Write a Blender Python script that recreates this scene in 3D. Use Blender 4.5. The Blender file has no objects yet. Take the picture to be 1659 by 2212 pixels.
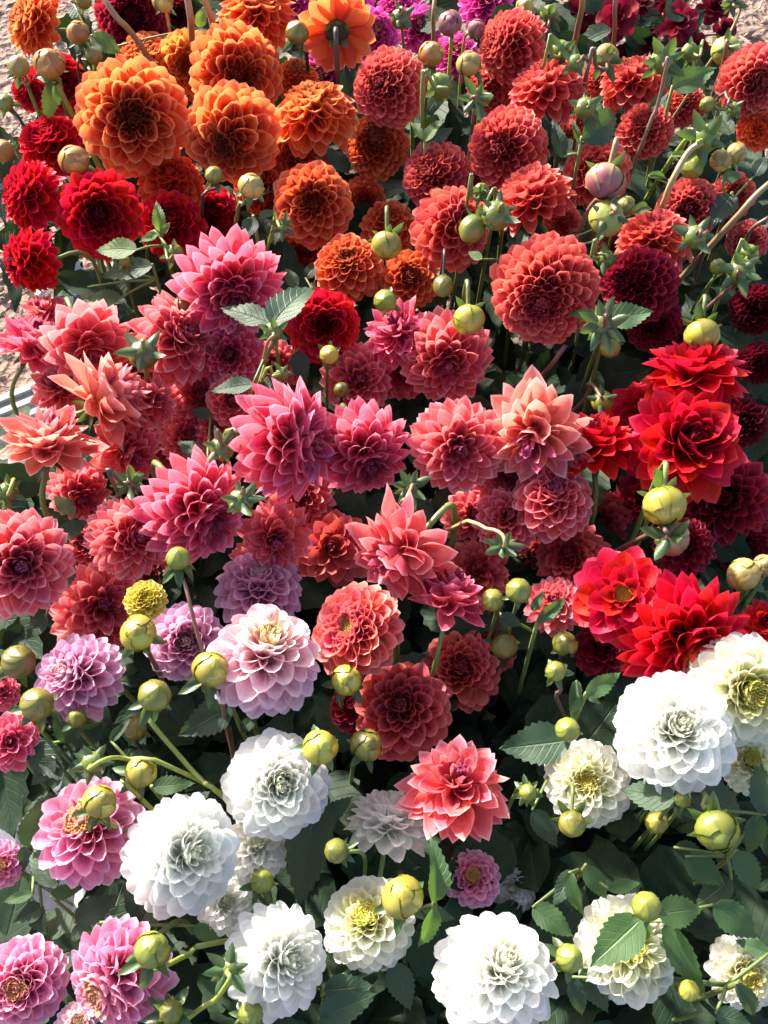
import bpy, math, random
import numpy as np
from mathutils import Vector, Matrix, Quaternion

random.seed(7)
rng = np.random.default_rng(11)
S = bpy.context.scene
COL = S.collection

# ------------------------------------------------------------------ camera
ZS = 0.42                       # height of the flower heads above the ground
CAM = Vector((0.0, 0.0, ZS + 0.75))
PITCH = math.radians(62.0)
VFOV = math.radians(56.0)
FP = 1106.0 / math.tan(VFOV / 2)   # focal length in the units of the layout lists (photo 1659 x 2212)
FWD = Vector((0, math.cos(PITCH), -math.sin(PITCH)))
UPV = Vector((0, math.sin(PITCH), math.cos(PITCH)))
RGT = Vector((1, 0, 0))
cd = bpy.data.cameras.new('camera')
cam = bpy.data.objects.new('camera', cd)
COL.objects.link(cam)
cam.location = CAM
cam.rotation_euler = (math.pi / 2 - PITCH, 0, 0)
cd.sensor_fit = 'VERTICAL'
cd.angle = VFOV
cd.clip_start = 0.01
cd.clip_end = 500
S.camera = cam

# ------------------------------------------------------------------ light
SUN = Vector((-0.62, 0.74, 0.50)).normalized()
w = bpy.data.worlds.new('World')
S.world = w
w.use_nodes = True
wn = w.node_tree
wn.nodes.clear()
sky = wn.nodes.new('ShaderNodeTexSky')
sky.sky_type = 'NISHITA'
sky.sun_disc = False
sky.sun_elevation = math.asin(SUN.z)
sky.sun_rotation = math.atan2(SUN.x, SUN.y)
sky.air_density = 1.0
sky.dust_density = 3.0
sky.ozone_density = 0.4
bg = wn.nodes.new('ShaderNodeBackground')
bg.inputs['Strength'].default_value = 0.125
wo = wn.nodes.new('ShaderNodeOutputWorld')
wn.links.new(sky.outputs[0], bg.inputs['Color'])
wn.links.new(bg.outputs[0], wo.inputs['Surface'])
sd = bpy.data.lights.new('sun', 'SUN')
sd.energy = 4.8
sd.angle = math.radians(2.5)
sd.color = (1.0, 0.95, 0.87)
so = bpy.data.objects.new('sun', sd)
COL.objects.link(so)
so.rotation_euler = SUN.to_track_quat('Z', 'Y').to_euler()
so.location = SUN * 20
vs = S.view_settings
vs.view_transform = 'Standard'
vs.look = 'None'
vs.exposure = 1.62
vs.gamma = 1.0
vs.use_curve_mapping = False


# ------------------------------------------------------------------ layout helpers
def ray(x, y):
    return FWD + RGT * ((x - 829.5) / FP) + UPV * (-(y - 1106.0) / FP)


def at(x, y, h):
    """point seen at layout position x, y that lies h centimetres above the flower level"""
    d = ray(x, y)
    t = (ZS + h * 0.01 - CAM.z) / d.z
    return CAM + d * t


def px(p):
    """metres per layout unit at point p"""
    return (p - CAM).dot(FWD) / FP


def axis_of(x, y, dx, dy, back=False):
    v = ray(x, y).normalized()
    r = RGT - v * RGT.dot(v)
    r.normalize()
    u = r.cross(v)
    if u.dot(UPV) < 0:
        u = -u
    m = min(0.985, math.hypot(dx, dy))
    k = math.sqrt(1 - m * m)
    return (r * dx + u * dy - v * (k if not back else -k)).normalized()


def frame_z(axis, spin=0.0):
    z = axis.normalized()
    a = Vector((0, 0, 1)) if abs(z.z) < 0.9 else Vector((0, 1, 0))
    x = a.cross(z).normalized()
    y = z.cross(x)
    m = Matrix((x, y, z)).transposed()
    return m @ Matrix.Rotation(spin, 3, 'Z')


def thing(name, label, cat, loc, group=None):
    o = bpy.data.objects.new(name, None)
    o.empty_display_size = 0.02
    COL.objects.link(o)
    o.location = loc
    o['label'] = label
    o['category'] = cat
    if group:
        o['group'] = group
    return o


def part(name, mesh, parent, m4):
    o = bpy.data.objects.new(name, mesh)
    COL.objects.link(o)
    o.parent = parent
    o.matrix_basis = m4
    return o


def mesh_of(name, V, F, mat, attr=None, smooth=True):
    me = bpy.data.meshes.new(name)
    V = np.asarray(V, dtype=np.float32)
    me.from_pydata(V.tolist(), [], F if isinstance(F, list) else F.tolist())
    if attr is not None:
        a = me.attributes.new('shape', 'FLOAT_COLOR', 'POINT')
        A = np.ones((len(V), 4), dtype=np.float32)
        attr = np.asarray(attr)
        A[:, :attr.shape[1]] = attr
        a.data.foreach_set('color', A.ravel())
    if smooth:
        me.polygons.foreach_set('use_smooth', [True] * len(me.polygons))
    if mat:
        me.materials.append(mat)
    me.update()
    return me


# ------------------------------------------------------------------ materials
def nodes_of(name):
    m = bpy.data.materials.new(name)
    m.use_nodes = True
    nt = m.node_tree
    nt.nodes.clear()
    return m, nt, nt.nodes.new, nt.links.new


def ramp(new, stops, interp='LINEAR'):
    r = new('ShaderNodeValToRGB')
    r.color_ramp.interpolation = interp
    el = r.color_ramp.elements
    while len(el) < len(stops):
        el.new(0.5)
    for e, (p, c) in zip(el, stops):
        e.position = p
        e.color = (c[0], c[1], c[2], 1) if not isinstance(c, (int, float)) else (c, c, c, 1)
    return r


def mix(new, link, fac, a, b, mode='MIX'):
    n = new('ShaderNodeMix')
    n.data_type = 'RGBA'
    n.blend_type = mode
    n.clamp_factor = True
    for s, v in ((n.inputs[0], fac), (n.inputs[6], a), (n.inputs[7], b)):
        if isinstance(v, (int, float)):
            s.default_value = v
        elif isinstance(v, tuple):
            s.default_value = (v[0], v[1], v[2], 1)
        else:
            link(v, s)
    return n.outputs[2]


def math_n(new, link, op, a, b=None, clamp=False):
    n = new('ShaderNodeMath')
    n.operation = op
    n.use_clamp = clamp
    for i, v in enumerate((a, b)):
        if v is None:
            continue
        if isinstance(v, (int, float)):
            n.inputs[i].default_value = v
        else:
            link(v, n.inputs[i])
    return n.outputs[0]


def petal_material(name, core, inner, outer, throat, rim, trans, tw=0.36, core_at=0.16, rimk=0.75, rough=0.5):
    m, nt, new, link = nodes_of(name)
    at_ = new('ShaderNodeAttribute')
    at_.attribute_name = 'shape'
    sep = new('ShaderNodeSeparateColor')
    link(at_.outputs['Color'], sep.inputs[0])
    s, t, ring = sep.outputs[0], sep.outputs[1], sep.outputs[2]
    rr = ramp(new, [(0.0, core), (core_at, core), (core_at + 0.14, inner), (0.62, outer), (1.0, outer)])
    link(ring, rr.inputs[0])
    thr = math_n(new, link, 'POWER', math_n(new, link, 'SUBTRACT', 1.0, s, True), 1.6)
    c = mix(new, link, math_n(new, link, 'MULTIPLY', thr, 0.85), rr.outputs[0], throat)
    # pale petal margin, with a rim glow painted into its colour
    ed = ramp(new, [(0.87, 0.0), (1.0, 1.0)])
    link(t, ed.inputs[0])
    tip = ramp(new, [(0.75, 0.0), (1.0, 0.30)])
    link(s, tip.inputs[0])
    e = math_n(new, link, 'MAXIMUM', ed.outputs[0], tip.outputs[0])
    e = math_n(new, link, 'MULTIPLY', e, s)
    rk = ramp(new, [(0.18, 0.15), (0.4, 1.0)])
    link(ring, rk.inputs[0])
    e = math_n(new, link, 'MULTIPLY', math_n(new, link, 'MULTIPLY', e, rk.outputs[0]), rimk)
    c = mix(new, link, e, c, rim)
    # lengthwise streaks
    cmb = new('ShaderNodeCombineXYZ')
    oi = new('ShaderNodeObjectInfo')
    link(math_n(new, link, 'MULTIPLY', t, 9.0), cmb.inputs[0])
    link(math_n(new, link, 'MULTIPLY', s, 1.3), cmb.inputs[1])
    link(math_n(new, link, 'MULTIPLY', oi.outputs['Random'], 40.0), cmb.inputs[2])
    nz = new('ShaderNodeTexNoise')
    nz.inputs['Scale'].default_value = 1.6
    nz.inputs['Detail'].default_value = 3
    link(cmb.outputs[0], nz.inputs['Vector'])
    st = ramp(new, [(0.3, 0.80), (0.7, 1.10)])
    link(nz.outputs[0], st.inputs[0])
    c = mix(new, link, 0.8, c, st.outputs[0], 'MULTIPLY')
    hs = new('ShaderNodeHueSaturation')
    link(c, hs.inputs['Color'])
    link(math_n(new, link, 'ADD', math_n(new, link, 'MULTIPLY', oi.outputs['Random'], 0.022), 0.489), hs.inputs['Hue'])
    link(math_n(new, link, 'ADD', math_n(new, link, 'MULTIPLY', oi.outputs['Random'], 0.22), 0.88), hs.inputs['Value'])
    col = hs.outputs[0]
    bp = new('ShaderNodeBump')
    bp.inputs['Strength'].default_value = 0.35
    bp.inputs['Distance'].default_value = 0.001
    link(nz.outputs[0], bp.inputs['Height'])
    p = new('ShaderNodeBsdfPrincipled')
    link(col, p.inputs['Base Color'])
    p.inputs['Roughness'].default_value = rough
    p.inputs['Specular IOR Level'].default_value = 0.22
    link(bp.outputs[0], p.inputs['Normal'])
    tr = new('ShaderNodeBsdfTranslucent')
    link(mix(new, link, 0.55, col, trans), tr.inputs['Color'])
    link(bp.outputs[0], tr.inputs['Normal'])
    ms = new('ShaderNodeMixShader')
    ms.inputs[0].default_value = tw
    link(p.outputs[0], ms.inputs[1])
    link(tr.outputs[0], ms.inputs[2])
    o = new('ShaderNodeOutputMaterial')
    link(ms.outputs[0], o.inputs[0])
    return m


PM = {
    #            core               inner              outer              throat             rim                translucent
    'orange': ((.18, .028, .022), (.62, .068, .022), (.85, .148, .046), (.76, .070, .02), (.93, .42, .20), (1.0, .30, .07)),
    'golden': ((.50, .12, .03), (.80, .19, .035), (.88, .30, .07), (.80, .16, .02), (.93, .50, .22), (1.0, .42, .06)),
    'rust': ((.26, .030, .025), (.60, .070, .03), (.76, .130, .045), (.58, .05, .02), (.88, .32, .16), (.92, .22, .06)),
    'redorange': ((.50, .05, .02), (.75, .06, .025), (.84, .095, .035), (.70, .035, .01), (.92, .26, .10), (1.0, .17, .05)),
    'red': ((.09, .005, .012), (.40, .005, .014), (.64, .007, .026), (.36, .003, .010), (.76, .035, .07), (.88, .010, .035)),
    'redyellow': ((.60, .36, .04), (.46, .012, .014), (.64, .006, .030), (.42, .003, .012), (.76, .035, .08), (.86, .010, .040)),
    'crimson':  ((.07, .005, .012), (.17, .006, .024), (.25, .007, .030), (.20, .004, .015), (.52, .05, .09), (.55, .02, .05)),  # crimson pigment, lowered further to stand in for shade at centre right
    'coral': ((.32, .042, .062), (.62, .080, .090), (.76, .108, .092), (.60, .048, .042), (.88, .32, .27), (.95, .14, .09)),
    'coraldark_shade': ((.28, .04, .06), (.58, .085, .10), (.70, .115, .115), (.47, .04, .035), (.78, .25, .22), (.82, .12, .08)),  # dusky coral, with shade put into the colour of the dim heads
    'pink': ((.18, .015, .07), (.64, .070, .23), (.81, .115, .225), (.80, .12, .13), (.93, .50, .62), (1.0, .19, .23)),
    'salmon': ((.34, .04, .12), (.68, .085, .14), (.82, .155, .190), (.80, .17, .12), (.93, .54, .57), (1.0, .25, .23)),
    'peach': ((.46, .06, .20), (.72, .14, .22), (.81, .23, .22), (.84, .33, .15), (.93, .68, .64), (.98, .36, .25)),
    'bicolor': ((.48, .46, .10), (.76, .09, .30), (.82, .16, .14), (.76, .12, .08), (.90, .40, .34), (.98, .20, .12)),
    'lilac': ((.60, .40, .38), (.76, .36, .52), (.80, .46, .65), (.72, .28, .44), (.90, .72, .84), (.92, .46, .64)),
    'rose': ((.66, .40, .12), (.82, .30, .46), (.84, .36, .56), (.80, .24, .32), (.92, .68, .84), (.98, .38, .56)),
    'blush':    ((.62, .50, .16), (.88, .68, .62), (.85, .58, .70), (.82, .44, .42), (.92, .80, .87), (.95, .60, .66)),
    'white': ((.76, .75, .55), (.88, .88, .82), (.90, .90, .90), (.88, .88, .76), (.92, .92, .92), (.93, .93, .88)),
    'cream': ((.74, .66, .07), (.86, .84, .58), (.88, .88, .83), (.82, .80, .46), (.91, .91, .88), (.92, .91, .70)),
    'yellow':   ((.56, .46, .05), (.66, .52, .07), (.72, .56, .10), (.60, .44, .05), (.80, .68, .22), (.85, .70, .12)),
    'maroon':   ((.04, .002, .006), (.07, .003, .010), (.085, .003, .013), (.06, .002, .008), (.22, .01, .035), (.25, .008, .03)),
    'wine':     ((.05, .003, .008), (.16, .005, .018), (.22, .006, .022), (.10, .002, .010), (.30, .02, .05), (.35, .01, .04)),
    'magenta':  ((.50, .25, .10), (.74, .06, .38), (.80, .08, .44), (.60, .03, .20), (.90, .30, .62), (.98, .10, .50)),
}
TW = {"white": 0.58, "cream": 0.52, "blush": 0.44, "orange": 0.46, "golden": 0.46, "pink": 0.42, "salmon": 0.42, "peach": 0.44, "lilac": 0.42, "rose": 0.42}
MAT = {}
for k_, v_ in PM.items():
    MAT[k_] = petal_material('petal_' + k_, *v_, tw=TW.get(k_, 0.36), rimk=0.92,
                             core_at={'orange': .27, 'rust': .24, 'golden': .22, 'coral': .20, 'pink': .21, 'salmon': .18, 'red': .20, 'white': .12, 'cream': .22}.get(k_, .16))


def plant_material(name, a, b, trans, tw=0.25, rough=0.42, scale=60.0, spec=0.5, rib=0.0, top=None):
    """stems, buds and bracts: two tones of one tissue, long streaks along s"""
    m, nt, new, link = nodes_of(name)
    at_ = new('ShaderNodeAttribute')
    at_.attribute_name = 'shape'
    sep = new('ShaderNodeSeparateColor')
    link(at_.outputs['Color'], sep.inputs[0])
    s, t = sep.outputs[0], sep.outputs[1]
    oi = new('ShaderNodeObjectInfo')
    cmb = new('ShaderNodeCombineXYZ')
    link(math_n(new, link, 'MULTIPLY', t, 14.0), cmb.inputs[0])
    link(math_n(new, link, 'MULTIPLY', s, 2.0), cmb.inputs[1])
    link(math_n(new, link, 'MULTIPLY', oi.outputs['Random'], 50.0), cmb.inputs[2])
    nz = new('ShaderNodeTexNoise')
    nz.inputs['Scale'].default_value = 1.5
    nz.inputs['Detail'].default_value = 4
    link(cmb.outputs[0], nz.inputs['Vector'])
    r = ramp(new, [(0.35, 0.0), (0.68, 1.0)])
    link(nz.outputs[0], r.inputs[0])
    c = mix(new, link, r.outputs[0], a, b)
    if top is not None:
        tr_ = ramp(new, [(0.25, 0.0), (0.75, 1.0)])
        link(s, tr_.inputs[0])
        c = mix(new, link, tr_.outputs[0], c, mix(new, link, r.outputs[0], top[0], top[1]))
        seam = ramp(new, [(.5, 0.0), (1.0, .55)])
        link(sep.outputs[2], seam.inputs[0])
        c = mix(new, link, seam.outputs[0], c, a)
    hs = new('ShaderNodeHueSaturation')
    link(c, hs.inputs['Color'])
    link(math_n(new, link, 'ADD', math_n(new, link, 'MULTIPLY', oi.outputs['Random'], 0.03), 0.485), hs.inputs['Hue'])
    link(math_n(new, link, 'ADD', math_n(new, link, 'MULTIPLY', oi.outputs['Random'], 0.5), 0.75), hs.inputs['Value'])
    p = new('ShaderNodeBsdfPrincipled')
    link(hs.outputs[0], p.inputs['Base Color'])
    p.inputs['Roughness'].default_value = rough
    p.inputs['Specular IOR Level'].default_value = spec
    bp = new('ShaderNodeBump')
    bp.inputs['Strength'].default_value = 0.3
    bp.inputs['Distance'].default_value = 0.0008
    link(nz.outputs[0], bp.inputs['Height'])
    link(bp.outputs[0], p.inputs['Normal'])
    o = new('ShaderNodeOutputMaterial')
    if tw > 0:
        tr = new('ShaderNodeBsdfTranslucent')
        tr.inputs['Color'].default_value = (*trans, 1)
        ms = new('ShaderNodeMixShader')
        ms.inputs[0].default_value = tw
        link(p.outputs[0], ms.inputs[1])
        link(tr.outputs[0], ms.inputs[2])
        link(ms.outputs[0], o.inputs[0])
    else:
        link(p.outputs[0], o.inputs[0])
    return m


M_STEM = {
    'green': plant_material('stem_green', (.12, .17, .04), (.18, .22, .07), (.2, .3, .05), 0.12),
    'lime': plant_material('stem_lime', (.26, .34, .05), (.34, .40, .10), (.4, .5, .05), 0.2),
    'brown': plant_material('stem_brown', (.14, .075, .055), (.20, .12, .08), (.3, .15, .08), 0.05),
    'tan': plant_material('stem_tan', (.28, .19, .10), (.36, .26, .13), (.4, .3, .12), 0.08),
    'dark': plant_material('stem_dark', (.045, .04, .03), (.08, .06, .045), (.1, .1, .05), 0.03),
}
M_BUD = {
    'green': plant_material('bud_green', (0.089, 0.126, 0.015), (0.141, 0.178, 0.030), (0.296, 0.370, 0.037), 0.10, 0.27, spec=0.6,
                            top=((0.185, 0.207, 0.022), (0.229, 0.237, 0.044))),
    'olive': plant_material('bud_olive', (.075, .085, .012), (.12, .125, .022), (.3, .3, .05), 0.08, 0.28, spec=0.6,
                            top=((.19, .185, .028), (.22, .18, .035))),
    'yellow': plant_material('bud_yellow', (0.222, 0.229, 0.022), (0.296, 0.274, 0.044), (0.518, 0.444, 0.044), 0.16, 0.27, spec=0.6,
                             top=((0.370, 0.318, 0.033), (0.429, 0.370, 0.074))),
    'orange': plant_material('bud_orange', (0.252, 0.215, 0.044), (0.340, 0.178, 0.052), (0.518, 0.296, 0.074), 0.18, 0.33,
                             top=((0.429, 0.252, 0.067), (0.370, 0.089, 0.033))),
    'cream': plant_material('bud_cream', (.23, .27, .04), (.32, .33, .08), (.6, .6, .15), 0.16, 0.36,
                            top=((.44, .41, .11), (.38, .13, .085))),
    'purple': plant_material('bud_purple', (0.296, 0.259, 0.089), (0.296, 0.126, 0.096), (0.444, 0.148, 0.148), 0.12, 0.36,
                             top=((0.222, 0.037, 0.089), (0.326, 0.118, 0.118))),
}
M_BUD['dark'] = plant_material('calyx_dark', (.020, .014, .010), (.04, .03, .018), (.05, .04, .02), 0, .6, spec=.2)
M_SEPAL = plant_material('bract_green', (.040, .080, .028), (.070, .118, .042), (.18, .30, .05), 0.2, 0.34)
M_SEPAL_PALE = plant_material('bract_pale', (.15, .21, .04), (.24, .28, .07), (.4, .5, .08), 0.28, 0.38)


def leaf_material(name, base, vein, trans, tw):
    m, nt, new, link = nodes_of(name)
    at_ = new('ShaderNodeAttribute')
    at_.attribute_name = 'shape'
    sep = new('ShaderNodeSeparateColor')
    link(at_.outputs['Color'], sep.inputs[0])
    s, t = sep.outputs[0], sep.outputs[1]
    oi = new('ShaderNodeObjectInfo')
    ph = math_n(new, link, 'SUBTRACT', math_n(new, link, 'MULTIPLY', s, 8.0), math_n(new, link, 'MULTIPLY', t, 2.2))
    fr = math_n(new, link, 'ABSOLUTE', math_n(new, link, 'SUBTRACT', math_n(new, link, 'FRACT', ph), 0.5))
    side = ramp(new, [(0.0, 1.0), (0.09, 0.0)])
    link(fr, side.inputs[0])
    mid = ramp(new, [(0.0, 1.0), (0.07, 0.0)])
    link(t, mid.inputs[0])
    geo = new('ShaderNodeNewGeometry')
    nz = new('ShaderNodeTexNoise')
    nz.inputs['Scale'].default_value = 120
    nz.inputs['Detail'].default_value = 3
    tc = new('ShaderNodeTexCoord')
    link(tc.outputs['Object'], nz.inputs['Vector'])
    mo = ramp(new, [(0.3, 0.7), (0.7, 1.25)])
    link(nz.outputs[0], mo.inputs[0])
    c = mix(new, link, 1.0, base, mo.outputs[0], 'MULTIPLY')
    v = math_n(new, link, 'MAXIMUM', mid.outputs[0], math_n(new, link, 'MULTIPLY', side.outputs[0], 0.45))
    c = mix(new, link, math_n(new, link, 'MULTIPLY', v, 0.75), c, vein)
    hs = new('ShaderNodeHueSaturation')
    link(c, hs.inputs['Color'])
    link(math_n(new, link, 'ADD', math_n(new, link, 'MULTIPLY', oi.outputs['Random'], 0.5), 0.75), hs.inputs['Value'])
    p = new('ShaderNodeBsdfPrincipled')
    link(hs.outputs[0], p.inputs['Base Color'])
    p.inputs['Roughness'].default_value = 0.42 if 'deep' not in name else 0.6
    p.inputs['Specular IOR Level'].default_value = 0.40 if 'deep' not in name else 0.2
    hgt = math_n(new, link, 'SUBTRACT', math_n(new, link, 'MULTIPLY', nz.outputs[0], 0.5), v)
    bp = new('ShaderNodeBump')
    bp.inputs['Strength'].default_value = 0.5
    bp.inputs['Distance'].default_value = 0.0015
    link(hgt, bp.inputs['Height'])
    link(bp.outputs[0], p.inputs['Normal'])
    tr = new('ShaderNodeBsdfTranslucent')
    tr.inputs['Color'].default_value = (*trans, 1)
    ms = new('ShaderNodeMixShader')
    ms.inputs[0].default_value = tw
    link(p.outputs[0], ms.inputs[1])
    link(tr.outputs[0], ms.inputs[2])
    o = new('ShaderNodeOutputMaterial')
    link(ms.outputs[0], o.inputs[0])
    return m


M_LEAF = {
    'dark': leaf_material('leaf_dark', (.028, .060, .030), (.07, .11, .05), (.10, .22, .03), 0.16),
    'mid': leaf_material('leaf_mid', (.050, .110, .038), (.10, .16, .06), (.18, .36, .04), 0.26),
    'deep': leaf_material('leaf_deep', (.016, .034, .015), (.03, .05, .03), (.05, .11, .02), 0.10),  # darker leaf copy: shade of the gaps painted into the undergrowth
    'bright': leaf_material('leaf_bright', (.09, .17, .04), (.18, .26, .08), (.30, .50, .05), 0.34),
}


# ------------------------------------------------------------------ petals
# style: N petals, polar angle range, width/length by ring, cupping, bend
STY = {
    # tmax: outermost polar angle, rec: receptacle radius, w0/w1: width at centre / outside, flat: tip radius at the pole
    # phi: half angle of the rolled blade at base / middle / tip, cut: how far the edges fall short of the tip, pw: roundness of the tip
    'ball':  dict(N=205, tmax=126, rec=.34, w0=.075, w1=.315, wang=58, flat=.84, phi=(168, 156, 108), bend0=26, bend1=-4, cut=.40, pw=2.0, base=.45, tstuff=24, jit=.42),
    'disc':  dict(N=138, tmax=112, rec=.30, w0=.070, w1=.43, wang=66, flat=.50, phi=(155, 116, 58), bend0=36, bend1=-12, cut=.33, pw=2.0, base=.42, tstuff=34, jit=.85),
    'open':  dict(N=66, tmax=102, rec=.20, w0=.08, w1=.50, wang=66, flat=.36, phi=(110, 66, 38), bend0=40, bend1=-14, cut=.36, pw=1.9, base=.36, tstuff=34, jit=1.0),
    'deco':  dict(N=132, tmax=117, rec=.21, w0=.09, w1=.385, wang=60, flat=.70, phi=(145, 102, 54), bend0=38, bend1=-12, cut=.44, pw=1.75, base=.36, tstuff=22, jit=1.0),
    'broad': dict(N=84, tmax=114, rec=.20, w0=.12, w1=.50, wang=60, flat=.62, phi=(110, 70, 40), bend0=44, bend1=-18, cut=.42, pw=1.7, base=.34, tstuff=24, jit=1.1),
    'round': dict(N=128, tmax=120, rec=.28, w0=.090, w1=.43, wang=62, flat=.76, phi=(150, 112, 62), bend0=36, bend1=-8, cut=.36, pw=2.2, base=.42, tstuff=25, jit=.9),
    'shag':  dict(N=82, tmax=106, rec=.18, w0=.12, w1=.46, wang=55, flat=.86, phi=(140, 88, 44), bend0=30, bend1=8, cut=.50, pw=1.5, base=.32, tstuff=16, jit=2.0),
    'plump': dict(N=142, tmax=120, rec=.28, w0=.085, w1=.415, wang=62, flat=.74, phi=(130, 86, 44), bend0=30, bend1=-12, cut=.33, pw=2.4, base=.42, tstuff=25, jit=.85),
    'cosmos': dict(N=22, tmax=98, rec=.10, w0=.10, w1=.62, wang=60, flat=.30, phi=(70, 36, 22), bend0=40, bend1=-10, cut=.2, pw=3.0, base=.30, tstuff=38, jit=1.2),
}
SROW = [0, .34, .64, .88, 1.0]
TCOL = [-1, -.87, -.46, 0, .46, .87, 1]


def petal_geo(st, ring, width, bend, fine=True, seed=0, point=None):
    """unit-length petal: y runs base to tip, +z is the inner face, x is the width; the blade is rolled about y"""
    r_ = random.Random(seed)
    p0, p1, p2 = st['phi']
    # the outermost petals lie open, the inner ones are rolled tight
    op = max(0.0, min(1.0, (ring - .72) / .28))
    p1 = p1 * (1 - .34 * op)
    p2 = p2 * (1 - .34 * op)
    p0 = p0 * (1 - .25 * op)
    inn = max(0.0, min(1.0, (.42 - ring) / .3))
    p2 = p2 + (p1 * .95 - p2) * inn * .8
    cut, pw = st['cut'], st['pw']
    cut = cut + .10 * inn
    wob = [r_.uniform(-1, 1) for _ in range(6)]
    V, A = [], []
    for s0 in SROW:
        for t in TCOL:
            s = s0 * (1 - cut * abs(t) ** pw * (1 + .12 * wob[4] * t))
            n = 5
            y = z = 0.0
            for q in range(n):
                a = math.radians(bend) * ((q + .5) / n * s) ** 1.2
                y += s / n * math.cos(a)
                z += s / n * math.sin(a)
            k = min(1.0, s / .66)
            k = k * k * (3 - 2 * k)
            wd = st['base'] + (1 - st['base']) * k
            if s > .7:
                wd *= 1 - .16 * ((s - .7) / .3) ** 2
            ph = p0 + (p1 - p0) * s / .5 if s < .5 else p1 + (p2 - p1) * (s - .5) / .5
            ph = math.radians(ph * (1 + .07 * wob[0]))
            half = width / 2 * wd
            rho = half / math.sin(min(ph, math.pi / 2))
            x = rho * math.sin(t * ph)
            zz = rho * (1 - math.cos(t * ph))
            crease = .016 * math.exp(-(t / .3) ** 2) * s
            ruf = .012 * math.sin(5 * t + 8 * s + 3 * wob[1]) * s * abs(t) * st['jit']
            V.append((x + .04 * wob[3] * s * s, y, z + zz - crease + ruf + .05 * wob[2] * s * t * st['jit']))
            A.append((s, max(abs(t), s0 if s0 > .5 else 0), ring))
    nc = len(TCOL)
    F = []
    for i in range(len(SROW) - 1):
        for j in range(nc - 1):
            a = i * nc + j
            F.append((a, a + 1, a + nc + 1, a + nc))
    return V, F, A


_cache = {}
NR = 9


def ring_params(st, th):
    """width (in flower radii), bend and ring value of a petal at polar angle th"""
    k = min(1.0, th / math.radians(st['wang']))
    k = k * k * (3 - 2 * k)
    wdt = st['w0'] + (st['w1'] - st['w0']) * k
    g = th / math.radians(st['tmax'])
    bend = st['bend0'] + (st['bend1'] - st['bend0']) * min(1, g * 1.25) ** .8
    tipr = st['flat'] + (1 - st['flat']) * math.sin(min(th, math.pi / 2)) ** 1.2
    return wdt, bend, tipr, g


def petal_mesh(style, var, ring_i, v):
    key = (style, var, ring_i, v)
    if key not in _cache:
        st = STY[style]
        th = math.radians(st['tmax']) * (ring_i + .5) / NR
        wdt, bend, tipr, g = ring_params(st, th)
        L = tipr - st['rec']
        V, F, A = petal_geo(st, g, wdt / L, bend, True, hash((ring_i, v)) & 0xffff)
        _cache[key] = mesh_of('petal', V, F, MAT[var], A)
    return _cache[key]


GOLD = math.pi * (3 - math.sqrt(5))


def layout(style):
    """polar angle of every petal, from the centre out"""
    key = ('lay', style)
    if key not in _cache:
        st = STY[style]
        ths = np.linspace(0.03, math.radians(st['tmax']), 400)
        d = []
        for th in ths:
            wdt, _, tipr, _ = ring_params(st, th)
            d.append(math.sin(th) / (wdt / tipr) ** 2)
        c = np.cumsum(d)
        c /= c[-1]
        f = (np.arange(st['N']) + .5) / st['N']
        _cache[key] = np.interp(f, c, ths)
    return _cache[key]


def petal_matrix(st, th, az, rr, jit, length, lift=0.0):
    wdt, bend, tipr, g = ring_params(st, th)
    Y = Vector((math.sin(th) * math.cos(az), math.sin(th) * math.sin(az), math.cos(th)))
    X = Vector((-math.sin(az), math.cos(az), 0))
    Zv = X.cross(Y)
    if Zv.z < 0 and th < math.pi / 2:
        Zv = -Zv
        X = -X
    if Zv.dot(Vector((-math.cos(th) * math.cos(az), -math.cos(th) * math.sin(az), math.sin(th)))) < 0:
        Zv = -Zv
        X = -X
    R = Matrix((X, Y, Zv)).transposed()
    R = R @ Matrix.Rotation(lift + rr.gauss(0, .085) * jit, 3, 'X') @ Matrix.Rotation(rr.gauss(0, .13) * jit, 3, 'Y') @ Matrix.Rotation(rr.gauss(0, .07) * jit, 3, 'Z')
    L = (tipr - st['rec']) * length
    return Matrix.Translation(Y * st['rec']) @ (R.to_4x4() @ Matrix.Diagonal((L, L, L, 1)))


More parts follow.
